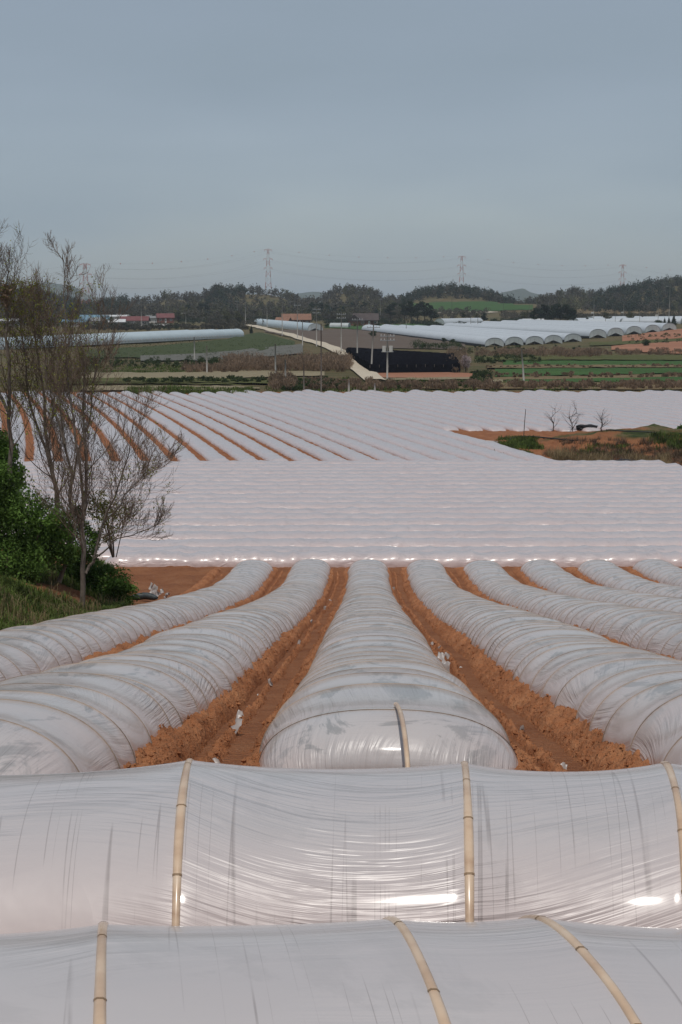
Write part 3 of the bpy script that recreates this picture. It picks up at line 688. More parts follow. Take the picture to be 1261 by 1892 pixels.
shr = [(464, 614, 606, 'small yellow-green bush at the end of the long greenhouse', 'y'), (444, 622, 613, 'yellow-green bush beside the right end of the long blue greenhouse', 'y'), (465, 617, 602, 'dark cone-shaped bush beside the farm track', 'c'), (691, 622, 611, 'round dark bush at the left end of the white greenhouse', 's'), (805, 605, 594, 'dark bush left of the short greenhouse', 's'), (819, 604, 599, 'low dark hedge bush before the short greenhouse', 's'), (840, 605, 596, 'pointed dark bush before the short greenhouse', 's'),
       (856, 605, 598, 'round dark bush before the short greenhouse end', 's'), (872, 604, 597, 'dark bush by the first of the twin poles', 's'), (905, 603, 595, 'dark bush right of the twin poles', 's'), (1217, 605, 591, 'dark bush at the left of the right roadside pair', 's'), (1228, 604, 587, 'slim dark conifer by the tall lamp pole', 'c'), (1245, 603, 580, 'broad dark conifer right of the tall lamp pole', 'c'), (1236, 603, 586, 'dark conifer beneath the tall lamp pole', 'c'),
       (605, 605, 598, 'small bush between the two arched greenhouses', 's'), (655, 604, 596, 'bush before the small arched greenhouse', 'y'), (665, 603, 597, 'yellowish bush in the garden of the brick farmhouse', 'y'), (676, 603, 598, 'second yellowish bush in the garden of the brick farmhouse', 'y'), (700, 604, 597, 'green bush right of the brick farmhouse garden', 's'), (603, 702, 694, 'round green bush on the terrace below the reeds', 's'), (547, 609, 603, 'low bush against the side of the arched greenhouse', 'y'), (531, 608, 603, 'yellowish bush against the arched greenhouse', 'y'),
       (820, 632, 640 - 16, 'dark low bush above the black shade netting', 's'), (837, 634, 626, 'broad low bush at the upper right of the black netting', 's'), (345, 672, 662, 'olive bush by the thin pole', 's'), (1195, 640, 628, 'bush at the edge of the red field', 's')]
for i, (px, b, t_, l, kd) in enumerate(shr):
    place_tree('s' + kd, {'y': YSH, 'c': CON, 's': SHR[0]}[kd], px, b, t_, l, wide=1.5 if kd == 's' else 1.2)
place_tree('blos', mk('round', M['blossom'], M['darkbark'], 4, 2.0, 1500, .13, 77, None, 'blossom_tree', 'tree', base=.3, trunk=.1), 861, 688, 655, 'pale pink blossoming tree at the right end of the black netting', wide=1.0)

# woods on the far hills
def wood(name, label, mat, bark, n, dist_, rad, hgt, nf, size, seed, pred):
    r = np.random.default_rng(seed); Vs = []; tot = 0
    tmpl = []
    for i in range(6):
        C, R = crown_blobs(r, hgt * .15, hgt, rad, 4, 'round'); V, _ = leafcloud(nf, C, R, size, r); tmpl.append(V)
    cnt = 0
    while cnt < n:
        px = r.uniform(-250, 1500); u = r.random()
        D = dist_[0] + (dist_[1] - dist_[0]) * u
        if not pred(px, D, r): continue
        x = xpx(px, D); s_ = r.uniform(.65, 1.25); a = r.uniform(0, 6.28)
        V = tmpl[int(r.integers(0, 6))] * s_; ca, sa = math.cos(a), math.sin(a)
        Vs.append(V @ np.array([[ca, sa, 0], [-sa, ca, 0], [0, 0, 1]]) + (x, D, H(x, D) - 1)); cnt += 1
    V = np.concatenate(Vs); mobj(name, V, np.arange(len(V)).reshape(-1, 4), mat, smooth=False, label=label, kind='stuff')
def infield(px, D): return 745 < px < 990 and D < 1215
def pn(px, D, v): return float(fbm(np.array([px * .012]), np.array([D * .004]), 3, v)[0])
wood('bare_wood', 'grey-brown leafless wood covering the far hills', M['leaf_bare'], None, 3000, (900, 1360), 4.6, 8.5, 90, .75, 1, lambda p, D, r: not infield(p, D) and (pn(p, D, 4) < .06 or r.random() < .6) and not (p > 1040 and D < 1080))
wood('spring_wood', 'olive leafing trees scattered over the far hills', M['leaf_spring'], None, 1000, (900, 1380), 4.4, 8.0, 90, .7, 2, lambda p, D, r: not infield(p, D) and pn(p, D, 5) > .0 and not (p > 1040 and D < 1080))
wood('pine_wood', 'dark pine wood on the far hills', M['leaf_pine'], None, 2400, (930, 1370), 4.4, 9.5, 100, .7, 3, lambda p, D, r: not infield(p, D) and ((740 < p < 940) or p > 1090 or p < 240 or (pn(p, D, 6) > .10)) and not (p > 1040 and D < 1080))

# reeds / dry scrub bands and tufts
def tufts(name, label, mat, spots, n, hgt, wid, seed, dmin=60, droop=.35, k=7):
    r = np.random.default_rng(seed); Vs = []
    for (x0, x1, yt, yb, dens, hs_) in spots:
        m = int(n * dens * 1.8); py = r.uniform(yt, yb, m); px = r.uniform(x0, x1, m); kp = (fbm(px * .035, py * .12, 3, seed + 9) + .30 * np.minimum(1, np.minimum(px - x0, x1 - px) / 25.) > .17) ; px, py = px[kp], py[kp]; m = len(px); ed = fbm(px * .06, px * 0 + yt, 3, seed) * 5; p = atv(px, py + ed, dmin); p[:, 2] = hfun(p[:, 0], p[:, 1])
        lum = .45 + 1.1 * np.clip(fbm(p[:, 0] * .15, p[:, 1] * .08, 3, seed + 5) + .5, 0, 1)
        h0 = hgt * hs_ * r.uniform(.5, 1.2, m) * lum; P = np.repeat(p, k, 0); h_ = np.repeat(h0, k) * r.uniform(.6, 1.1, m * k); a = r.uniform(0, 6.28, m * k)
        P[:, :2] += r.normal(0, wid * 4, (m * k, 2)); t_ = h_ * r.uniform(.1, droop, m * k); w2 = wid * r.uniform(.5, 1.2, m * k); dx, dy = np.cos(a), np.sin(a); x, y, z = P.T; z = z - .05
        V = np.stack([np.stack([x - dy * w2, y + dx * w2, z], 1), np.stack([x + dy * w2, y - dx * w2, z], 1), np.stack([x + dx * t_ + dy * w2 * .3, y + dy * t_ - dx * w2 * .3, z + h_], 1), np.stack([x + dx * t_ - dy * w2 * .3, y + dy * t_ + dx * w2 * .3, z + h_], 1)], 1)
        Vs.append(V.reshape(-1, 3))
    if sum(len(v) for v in Vs) == 0: return
    V = np.concatenate(Vs); mobj(name, V, np.arange(len(V)).reshape(-1, 4), mat, smooth=False, label=label, kind='stuff')
def thicket(name, label, mat, spots, seed, size=.22, up=1.6, per=70, kind='stuff'):
    """spots: px0, px1, y_top, y_bottom (ground positions), number of clumps, clump height m"""
    r = np.random.default_rng(seed); Vs = []
    for x0, x1, yt, yb, n, hh in spots:
        px = r.uniform(x0, x1, n); py = r.uniform(yt, yb, n); p = atv(px, py, 60); p[:, 2] = hfun(p[:, 0], p[:, 1])
        h_ = hh * r.uniform(.45, 1.2, n) * (.6 + .8 * np.clip(fbm(px * .05, py * .2, 3, seed) + .5, 0, 1)); w_ = h_ * r.uniform(.5, .9, n)
        Q = np.repeat(p, per, 0); H_ = np.repeat(h_, per); W_ = np.repeat(w_, per); m = len(Q); f = r.random(m) ** .7
        a = r.uniform(0, 6.28, m); rr = W_ * np.sqrt(r.random(m)) * (.45 + .55 * np.sin(np.pi * np.clip(f * .8 + .15, 0, 1)))
        c = Q + np.stack([np.cos(a) * rr, np.sin(a) * rr, H_ * f], 1); d = np.stack([np.cos(a) * .5 + r.normal(0, .4, m), np.sin(a) * .5 + r.normal(0, .4, m), up * np.ones(m)], 1); d /= np.linalg.norm(d, axis=1)[:, None]
        e = np.cross(d, r.normal(size=(m, 3))); e /= np.linalg.norm(e, axis=1)[:, None]; s_ = size * r.uniform(.5, 1.3, (m, 1))
        Vs.append(np.stack([c - d * s_ - e * s_ * .12, c - d * s_ + e * s_ * .12, c + d * s_ + e * s_ * .22, c + d * s_ - e * s_ * .22], 1).reshape(-1, 3))
    V = np.concatenate(Vs); mobj(name, V, np.arange(len(V)).reshape(-1, 4), mat, smooth=False, label=label, kind=kind)
thicket('dry_reeds', 'reddish brown dry reeds on the terrace edges', M['dry'], [(415, 640, 672, 688, 380, 2.0), (560, 645, 668, 684, 240, 2.0), (340, 440, 680, 690, 70, 1.2), (505, 545, 705, 722, 60, 1.6), (880, 1110, 652, 662, 190, 1.6), (1000, 1300, 650, 657, 120, 1.2), (560, 700, 706, 722, 120, .8), (700, 1300, 711, 721, 330, .8), (900, 1300, 693, 699, 90, .5), (900, 1300, 677, 682, 90, .5), (830, 862, 655, 690, 60, 2.0)], 1)
thicket('scrub', 'low olive scrub along the terrace edges', M['leaf_shrub'], [(700, 880, 708, 720, 60, .5), (520, 640, 706, 722, 90, .8), (880, 1000, 660, 672, 60, 1.0), (870, 910, 690, 712, 30, .7), (230, 520, 703, 710, 120, .7), (150, 420, 668, 680, 120, 1.2), (760, 850, 640, 646, 60, 1.6), (850, 1080, 642, 655, 70, .8), (1150, 1300, 620, 636, 60, 1.2)], 2, .2, .6)
thicket('hedgerow', 'dark hedges and bushes between the houses and greenhouses', M['leaf_pine'], [(600, 720, 594, 600, 120, 2.4), (790, 930, 600, 605, 90, 2.2), (330, 520, 592, 599, 150, 3.4), (150, 330, 604, 609, 70, 2.2), (900, 980, 594, 600, 60, 3), (1070, 1300, 602, 605, 30, 2), (0, 160, 596, 606, 90, 3.2), (700, 800, 596, 602, 60, 2.5)], 3, .4, .3)
thicket('brushwood', 'brown leafless brushwood below the hills', M['leaf_bare'], [(-100, 500, 588, 595, 380, 5), (600, 760, 588, 594, 120, 5), (930, 1300, 586, 592, 260, 4.5), (150, 460, 602, 611, 200, 1.8), (700, 900, 576, 590, 140, 4), (380, 500, 596, 603, 90, 3)], 4, .55, .8)
thicket('crop_rows', 'dark leafy crop standing in the field below the long greenhouse', M['leaf_shrub'], [(200, 540, 628, 662, 900, .55)], 5, .13, .4, 14)
tufts('verge_grass', 'green grass tufts along the terrace edges', M['grass'], [(230, 480, 719, 728, .5, .6), (880, 1261, 702, 722, .3, .4), (480, 900, 700, 724, .4, .4), (150, 400, 676, 690, .3, .4)], 1200, 1.0, .09, 2)

# ------------------------------------------------------------------ greenhouses
M['gh'] = simple('greenhouse_film', (.47, .50, .525), .4, .05, .3, 0, .5)
M['gh_blue'] = simple('greenhouse_film_bluish', (.42, .49, .52), .4, .06, .3, 0, .5)
M['gh_end'] = simple('greenhouse_end_film', (.42, .45, .44), .4, .1, .6, 0, .5)
M['black'] = simple('black_sheet', (.018, .018, .022), .6, .3, 2)
def greenhouse(A, B, wd, ht, cover, label, group, rim=True, dark=False, beads=False):
    A = Vector(A); B = Vector(B); d = (B - A); d.z = 0; L = d.length; rz = math.atan2(d.y, d.x)
    root = empty('greenhouse', (A.x, A.y, A.z), label, 'greenhouse', group, rz)
    n = max(6, int(L / 4)); t = np.linspace(0, math.pi, 15)
    xs = np.linspace(0, L, n); zz = np.interp(xs, [0, L], [0, B.z - A.z])
    o, z = section(t, wd / 2, ht - .9, .9)
    o = np.concatenate([[wd / 2], o, [-wd / 2]]); z = np.concatenate([[0], z + .9, [0]])
    V = np.stack([np.repeat(xs[:, None], 17, 1), np.repeat(o[None], n, 0), z[None] + zz[:, None]], -1).reshape(-1, 3)
    mobj('cover', V, grid_faces(n, 17), cover, root)
    for e_, x in ((0, 0.02), (1, L - .02)):
        E = np.array([(x, q, w_ + zz[-e_]) for q, w_ in zip(o, z)] + [(x, 0, ht * .4 + zz[-e_])])
        ew = mobj('end_wall', E, np.array([[i, i + 1, 17] for i in range(16)]), M['gh_end'], root, smooth=False)
        m = MB(); xx = x + (-.06 if e_ == 0 else .06)
        m.tube([(xx, q, w_ + zz[-e_]) for q, w_ in zip(o, z)], .05, 4)
        for q in (-wd * .25, wd * .25, 0): m.tube([(xx, q, zz[-e_]), (xx, q, ht * .8 + zz[-e_])], .04, 4)
        m.build('end_frame', M['steel'], root)
    m = MB()
    for s_ in (-1, 1): m.add([(0, s_ * (wd / 2 + .05), 0), (L, s_ * (wd / 2 + .05), zz[-1]), (L, s_ * (wd / 2 + .05), .75 + zz[-1]), (0, s_ * (wd / 2 + .05), .75)], [[0, 1, 2, 3]])
    m.build('side_skirt', M['black'] if dark else M['gh_end'], root)
    if beads:
        m = MB()
        for q in np.arange(.5, L, 1.6):
            zq = np.interp(q, xs, zz)
            for s_ in (-1, 1): m.box((q, s_ * (wd / 2 + .09), 1.0 + zq), (.55, .12, .35))
        m.build('edge_clips', M['whitepaint'], root)
    return root
def gp(px, D): x = xpx(px, D); return Vector((x, D, H(x, D)))
# front group of five, near ends as seen at px 914..1059
for i, (px, py) in enumerate([(914, 641), (950.5, 638.5), (988, 637), (1023, 635), (1059, 632)]):
    a = at(px, py, 60); b = Vector((a.x - 38, a.y + 172, 0)); b.z = H(b.x, b.y)
    greenhouse(a, b, 6.5, 3.0, M['gh'], ORD[i] + ' from the left of the front row of arched white greenhouses', 'front group of white greenhouses', dark=True)
for i, (px, py) in enumerate([(1105, 625), (1138, 621.5), (1172, 618), (1206, 615), (1237, 611.5)]):
    a = at(px, py, 60); b = Vector((a.x - 42, a.y + 170, 0)); b.z = H(b.x, b.y)
    greenhouse(a, b, 6.8, 3.4, M['gh'], ORD[i] + ' from the left of the rear row of arched white greenhouses', 'rear group of white greenhouses', dark=i == 0)
A0, B0 = at(438, 623, 60), at(-60, 648, 60)
dv = Vector((B0.y - A0.y, -(B0.x - A0.x), 0)).normalized()
for i in range(3):
    s_ = 1 if dv.y > 0 else -1; o = dv * s_ * 7.0 * i
    a = A0 + o + (B0 - A0).normalized() * (i * 6); b = B0 + o; a.z = H(a.x, a.y); b.z = H(b.x, b.y)
    greenhouse(a, b, 6.6, 3.1, M['gh_blue'], ['bluish white long greenhouse in front, a row of white clips along its foot', 'middle one of the three long bluish greenhouses on the left', 'rearmost of the three long bluish greenhouses on the left'][i], 'long bluish greenhouses on the left', beads=i == 0)
greenhouse(at(583, 612.5, 60), at(480, 601, 60), 6.8, 3.6, M['gh_blue'], 'long single arched greenhouse beside the pale farm road', None)
a = at(646, 606, 60); greenhouse(a, a + Vector((-9.5, 2.5, 0)), 5.5, 2.6, M['gh_end'], 'short small greenhouse below the brick farmhouse', None)
a = at(812, 603, 60); b = at(884, 601, 60); greenhouse(a, b, 7, 4.2, M['gh'], 'short white greenhouse behind the row of dark bushes', None)
for i, (p0, p1, py, hh) in enumerate([(1075, 1150, 600, 3.2), (1130, 1262, 599, 3.4), (1090, 1180, 594, 3.2), (1190, 1300, 594, 3.2), (1060, 1110, 597, 3.0)]):
    greenhouse(at(p0, py, 60), at(p1, py - .8, 60), 9, hh, M['gh'], ['long white greenhouse right of the dark grove', 'long white greenhouse reaching the right edge behind the conifers', 'white greenhouse farther back right of the dark grove', 'white greenhouse farther back at the right edge', 'short white greenhouse touching the dark grove'][i], 'white greenhouses beyond the grove')

# black shade netting over low frames
def netting():
    nl, nr, fr, fl = at(684, 691, 60), at(850, 689, 60), at(838, 668, 60), at(640, 655, 60)
    root = empty('shade_netting', (nl.x, nl.y, nl.z), 'low field shelter of black shade netting beside the pale road', 'shade netting')
    n, m = 34, 60; V = []
    for j in range(n):
        f = j / (n - 1)
        for i in range(m):
            g = i / (m - 1)
            x = (nl.x * (1 - g) + nr.x * g) * (1 - f) + (fl.x * (1 - g) + fr.x * g) * f; y = (nl.y * (1 - g) + nr.y * g) * (1 - f) + (fl.y * (1 - g) + fr.y * g) * f
            rdg = (j % 4) / 4.0; z = H(x, y) + 1.5 + .5 * (1 - abs(2 * rdg - 1)) * (0 < f < 1) + .12 * float(vn(np.array([x * 2]), np.array([y * 2]), 4)[0])
            V.append((x - nl.x, y - nl.y, z - nl.z))
    V = np.array(V); mobj('roof_net', V, grid_faces(n, m), M['net'], root, smooth=False)
    per = [V[i] for i in range(m)] + [V[(j) * m + m - 1] for j in range(1, n)] + [V[(n - 1) * m + i] for i in range(m - 2, -1, -1)] + [V[j * m] for j in range(n - 2, -1, -1)]
    per = np.array(per); lo = per.copy(); c = per[:, :2].mean(0); lo[:, :2] = c + (per[:, :2] - c) * 1.01; lo[:, 2] = [H(p[0] + nl.x, p[1] + nl.y) - nl.z + .25 for p in per]
    k = len(per); mobj('side_net', np.concatenate([per, lo]), np.array([[i, i + 1, k + i + 1, k + i] for i in range(k - 1)]), M['net'], root, smooth=False)
    mb = MB()
    for i in range(0, m, 6): p = V[i]; mb.tube([(p[0], p[1] - .1, p[2] - 1.7), (p[0], p[1] - .1, p[2] + .05)], .05, 4)
    mb.build('posts', M['dpole'], root)
M['net'] = simple('black_net', (.006, .006, .009), 1.0, .7, 1.5, .12, .0)
netting()

# ------------------------------------------------------------------ houses
def house(px, py, wd, dp, wh, rh, wallc, roofc, rz, label, cat='house', hip=False, windows=3, group=None, chimney=False, porch=False):
    p = at(px, py, 60) if not isinstance(px, Vector) else px
    root = empty('farmhouse' if cat == 'house' else cat, p, label, cat, group, rz)
    m = MB(); m.box((0, 0, wh / 2 - .2), (wd, dp, wh + .4)); 
    g = .0
    if not hip:
        for s_ in (-1, 1):
            x = s_ * (wd / 2 - .02); m.add([(x, -dp / 2, wh), (x, dp / 2, wh), (x, 0, wh + rh)], None, [[0, 1, 2]])
    m.build('wall', wallc, root)
    ov = .6; X = wd / 2 + ov; Y = dp / 2 + ov; z0 = wh - ov * rh / (dp / 2); rx = X - (wd * .25 if hip else 0); th = .2
    V = []
    for t_ in (0, th): V += [(-X, -Y, z0 + t_), (X, -Y, z0 + t_), (X, Y, z0 + t_), (-X, Y, z0 + t_), (-rx, 0, wh + rh + t_), (rx, 0, wh + rh + t_)]
    m = MB(); m.add(V, [[0, 1, 5, 4], [2, 3, 4, 5], [6, 7, 11, 10], [8, 9, 10, 11], [0, 1, 7, 6], [2, 3, 9, 8], [1, 2, 8, 7], [3, 0, 6, 9]], [[3, 0, 4], [1, 2, 5], [9, 6, 10], [7, 8, 11]]) if False else m.add(V, [[6, 7, 11, 10], [8, 9, 10, 11], [0, 1, 7, 6], [2, 3, 9, 8], [0, 4, 5, 1], [2, 5, 4, 3]], [[9, 6, 10], [7, 8, 11], [0, 3, 4], [1, 5, 2]])
    rf = m.build('roof', roofc, root)
    if chimney: m = MB(); m.box((wd * .2, dp * .15, wh + rh * .9), (.8, .8, 1.6)); m.build('chimney', wallc, rf)
    for i in range(windows):
        x = -wd / 2 + wd * (i + .5) / windows; door = (i == windows // 2)
        m = MB(); m.box((x, -dp / 2 - .04, wh * .55 if not door else wh * .4), (1.3 if not door else 1.0, .1, 1.2 if not door else wh * .78)); w_ = m.build('door' if door else 'window', M['whitepaint'], root)
        m = MB(); m.box((x, -dp / 2 - .11, wh * .55 if not door else wh * .45), (1.0, .05, .9) if not door else (.5, .05, .9)); m.build('pane', M['glass'], w_)
    if porch:
        m = MB(); m.box((wd * .3, -dp / 2 - 1.2, wh * .82), (wd * .34, 2.4, .18)); m.build('porch_roof', roofc, root)
        for s_ in (-1, 1): m = MB(); m.box((wd * .3 + s_ * wd * .15, -dp / 2 - 2.2, wh * .4), (.18, .18, wh * .8)); m.build('post', M['whitepaint'], root)
    return root
M['glass'] = simple('window_glass', (.05, .06, .07), .15, .1, 2, 0, .6)
M['brick'] = simple('brick_wall', (.20, .085, .06), .9, .2, 3)
M['tile_brown'] = simple('brown_tiles', (.22, .115, .075), .8, .15, .6)
M['tile_dark'] = simple('dark_tiles', (.075, .058, .055), .8, .2, .6)
M['wood'] = simple('dark_timber', (.10, .05, .035), .9, .2, 2)
M['blueroof'] = simple('blue_roof', (.13, .23, .30), .6, .2, .5)
M['redroof'] = simple('red_roof', (.15, .05, .05), .6, .15, .5)
M['greywall'] = simple('grey_wall', (.30, .29, .27), .9, .15, 1)
M['palewall'] = simple('pale_wall', (.52, .50, .46), .9, .1, 1)
house(548, 601, 15.5, 8, 3.3, 2.9, M['wood'], M['tile_brown'], .06, 'low farmhouse with a broad brown tiled roof behind the arched greenhouse', windows=4)
house(524, 602, 7, 6, 2.6, 1.8, M['wood'], M['tile_brown'], -.3, 'small annex with brown roof at the left of the brown-roofed farmhouse', windows=2)
house(676, 602, 13, 8, 3.4, 3.2, M['brick'], M['tile_dark'], .05, 'red brick farmhouse with dark gable roof and white windows', windows=4, chimney=True, porch=True)
house(658, 602.5, 8, 7, 3.2, 2.8, M['brick'], M['tile_dark'], 1.35, 'red brick gabled wing at the left of the brick farmhouse', windows=2)
vill = [(168, 598, 12, 3, 2.2, 'palewall', 'blueroof', 0, 'pale house with bright blue roof at the left of the village'), (186, 598, 10, 3, 2.0, 'palewall', 'blueroof', .3, 'second blue-roofed house in the village, beside the first'), (178, 603, 6, 3.0, 1.4, 'palewall', 'greyroof', .5, 'small cream hut before the blue-roofed houses'), (213, 595, 19, 3.6, .8, 'palewall', 'whiteroof', 0, 'long low house with white flat roof in the village'), (232, 594, 10, 3.4, 1.2, 'greywall', 'greyroof', .2, 'grey-roofed house behind the long white one'),
        (217, 603, 8, 2.4, 1.2, 'greywall', 'whiteroof', .1, 'small shed with pale roof before the long white house'), (250, 601, 15, 2.8, 2.0, 'greywall', 'redroof', .0, 'house with a wide dark red roof in the village'), (262, 593, 14, 3.2, .7, 'greywall', 'whiteroof', -.1, 'flat white-roofed shed behind the red roof'), (289, 597, 10, 3.2, 1.0, 'palewall', 'greyroof', 0, 'pale house right of the red-roofed house'), (306, 597, 10, 3.6, 2.2, 'brick', 'redroof', .2, 'brick-red house at the right of the village'), (140, 604, 12, 2.6, 1.0, 'palewall', 'blueroof', 0, 'low blue-roofed shed seen through the bare tree'), (12, 602, 14, 2.8, 1.0, 'palewall', 'whiteroof', 0, 'low white shed at the left edge behind the tree')]
M['greyroof'] = simple('grey_roof', (.20, .20, .20), .7, .2, .5); M['whiteroof'] = simple('white_roof', (.55, .56, .56), .6, .1, .5)
for px, py, wd, wh, rh, wc, rc, rz, lab in vill: house(px, py, wd, 6, wh, rh, M[wc], M[rc], rz, lab, windows=3, group='village houses')
house(985, 600, 11, 7, 2.4, .8, M['greywall'], M['whiteroof'], .0, 'open shed with a bright white roof before the dark grove', cat='shed', windows=2)
for i, px in enumerate([249, 262, 273, 286, 299, 312]):
    p = at(px, 604, 60); root = empty('wall_panel', p, ORD[i] + ' from the left of the white garden wall sections below the village', 'wall', 'white wall sections below the village')
    m = MB(); m.box((0, 0, .55), (3.1, .2, 1.9)); m.build('panel', M['whitepaint'], root); m = MB(); m.box((1.7, 0, .6), (.25, .3, 2.2)); m.build('pier', M['greywall'], root)

# ------------------------------------------------------------------ poles
def pole(px, top, bot, label, arms=0, dark=False, tr=False, lamp=False, lean=0.0, tall_r=.16, D=None, sign=False):
    p = at(px, bot, 60); hgt = (bot - top) * scale_at(p.y)
    root = empty('utility_pole', p, label, 'pole', 'utility poles across the valley'); mt = M['dpole'] if dark else M['pole']
    m = MB(); m.tube([(0, 0, -.5), (lean * hgt * .5, 0, hgt * .5), (lean * hgt, 0, hgt)], [tall_r, tall_r * .85, tall_r * .65], 8); m.build('shaft', mt, root, True)
    for i in range(arms):
        z = hgt * (.93 - .09 * i); m = MB(); m.box((lean * z, -.2, z), (2.4, .12, .12))
        m.build('crossarm', M['steel'], root); m = MB()
        for x in (-1.05, -.5, .5, 1.05): m.tube([(lean * z + x, -.2, z), (lean * z + x, -.2, z + .3)], .06, 5)
        m.build('insulators', M['whitepaint'], root)
    if tr:
        for s_ in (-1, 1): m = MB(); z = hgt * .66; m.tube([(s_ * .55, -.3, z - .5), (s_ * .55, -.3, z + .5)], .33, 10); m.build('transformer', M['palewall'], root)
        m = MB(); m.box((0, -.3, hgt * .6), (2.0, .3, .12)); m.build('bracket', M['steel'], root)
    if lamp:
        m = MB(); m.tube([(0, 0, hgt * .97), (-.8, -.2, hgt * 1.0), (-1.6, -.3, hgt)], .05, 5); m.build('lamp_arm', M['steel'], root); m = MB(); m.box((-1.8, -.3, hgt * .995), (.8, .3, .2)); m.build('lamp_head', M['palewall'], root)
    if sign: m = MB(); m.box((-.8, -.2, hgt * .45), (1.6, .1, .8)); m.build('sign_board', M['palewall'], root)
    return root
POLES = [
 (454, 553, 602, 'pole standing right by the top of the farm road'), (439, 555, 592, 'pole with short arm second from the left in the trio by the road top', 1), (424, 550, 594, 'left one of the trio of poles by the road top'), (494, 557, 606, 'pale pole rising over the left end of the arched greenhouse'), (522, 561, 621, 'pole in front of the arched greenhouse below the small annex'),
 (550, 561, 627, 'pole with crossarm before the brown-roofed farmhouse', 1), (545, 550, 585, 'distant pole above the brown roof'), (559.5, 593, 640, 'short grey pole with its foot on the road edge'), (585.5, 568, 640, 'pole with crossarm at the right end of the arched greenhouse', 2), (594, 600, 724, 'thin dark pole rising from the film field edge up past the road', 0, 'dark'),
 (611, 561, 592, 'pale pole between the two farmhouses'), (631, 577, 652, 'pole with crossarms above the bend of the road', 2), (660.5, 586.5, 668, 'pole at the left corner of the black netting', 1), (686, 600, 690, 'leaning pole with crossarm at the front of the black netting', 1, 'lean'), (716, 616, 702, 'pole carrying two transformers before the black netting', 2, 'tr'),
 (703, 551, 592, 'pole right of the brick farmhouse', 1), (751, 593, 619, 'short pole on the near side of the white greenhouse'), (509.6, 636, 706, 'pale pole on the terraces left of the reeds'), (528, 665, 712, 'short thin pole on the lower left terrace'), (562, 673, 725, 'dark short pole at the film field edge under the reeds', 0, 'dark'),
 (645, 702, 725, 'very short post at the film field edge left of the road end'), (693, 708, 725, 'very short post below the end of the road'), (870, 582, 611, 'left one of the two poles before the dark bushes'), (883, 583, 612, 'right one of the two poles before the dark bushes'), (969, 643, 708, 'leaning pole on the green terraces', 0, 'lean2'),
 (1097, 553, 599, 'pole with a pale board right of the dark grove', 0, 'sign'), (1216, 561, 601, 'pole with pale board left of the tall lamp pole', 0, 'sign'), (1236, 530, 600, 'tallest pale lamp pole near the right edge', 0, 'lamp'), (1152, 562, 590, 'distant pole with board among the right greenhouses', 0, 'sign'), (1119, 582, 601, 'short pole before the white greenhouse right of the grove'),
 (1137, 582, 601, 'short dark pole beside the brown leafless tree', 0, 'dark'), (1182, 576, 601, 'short pole right of the brown leafless tree'), (835, 550, 600, 'thin pole against the far green field', 0, 'dark'), (262, 556, 606, 'tall pole in front of the red village roof'), (274, 571, 590, 'short wooden pole behind the red roof'), (295, 570, 598, 'thin pole right of the red roof', 0, 'dark'),
 (344, 579, 605, 'lamp post at the right end of the village', 0, 'lamp'), (360, 623, 666, 'thin pole in the dark crop field'), (383, 639, 690, 'thin pole at the lower edge of the grey plot'), (209, 626, 645, 'little dark post before the long bluish greenhouse', 0, 'dark'), (978, 548, 580, 'thin pole above the left of the dark grove', 0, 'dark'), (930, 556, 590, 'thin pole by the far green field', 0, 'dark')]
for q in POLES:
    px, tp, bt, lab = q[:4]; arms = q[4] if len(q) > 4 else 0; fl = q[5] if len(q) > 5 else ''
    if fl == 'dark': pole(px, tp, bt, lab, arms, True, tall_r=.11)
    else: pole(px, tp, bt, lab, arms, False, fl == 'tr', fl == 'lamp', .05 if fl == 'lean' else (-.1 if fl == 'lean2' else 0), sign=fl == 'sign')

# ------------------------------------------------------------------ pylons and lines
def pylon(px, top, D, hgt, label):
    x = xpx(px, D); zt = zpx(top, D); zb = zt - hgt
    root = empty('pylon', (x, D, zb), label, 'pylon', 'red and white pylons beyond the hills')
    W0, W1 = 4.0, .9; nseg = 9
    def wdt(f): return W0 * (1 - f) + W1 * f if f < .55 else (W0 * .45 + W1 * .55) * (1 - (f - .55) / .45) + W1 * .8 * (f - .55) / .45
    for i in range(nseg):
        f0, f1 = i / nseg, (i + 1) / nseg; b = MB(); a0, a1 = wdt(f0), wdt(f1); z0, z1 = hgt * f0, hgt * f1
        for s1, s2 in ((-1, -1), (1, -1), (1, 1), (-1, 1)): b.tube([(s1 * a0, s2 * a0, z0), (s1 * a1, s2 * a1, z1)], .15, 4)
        for s_ in (-1, 1):
            b.tube([(-a0, s_ * a0, z0), (a1, s_ * a1, z1)], .06, 4); b.tube([(a0, s_ * a0, z0), (-a1, s_ * a1, z1)], .06, 4)
            b.tube([(s_ * a0, -a0, z0), (s_ * a1, a1, z1)], .06, 4)
        b.build('lattice_section', M['redpaint'] if i % 2 == 0 else M['whitepaint'], root)
    arms = []
    for i, f in enumerate((.98, .80, .62)):
        L = (4.4, 5.2, 4.8)[i]; m = MB(); z = hgt * f; a = wdt(f)
        for s_ in (-1, 1):
            m.tube([(s_ * a, 0, z + 1.2), (s_ * L, 0, z)], .13, 4); m.tube([(s_ * a, 0, z - .3), (s_ * L, 0, z)], .13, 4); m.tube([(s_ * L, 0, z), (s_ * L, 0, z - 1.8)], .12, 4)
            arms.append((x + s_ * L, D, zb + z - 1.8))
        m.build('crossarm', M['redpaint'], root)
    arms.append((x, D, zt + .5))
    return arms
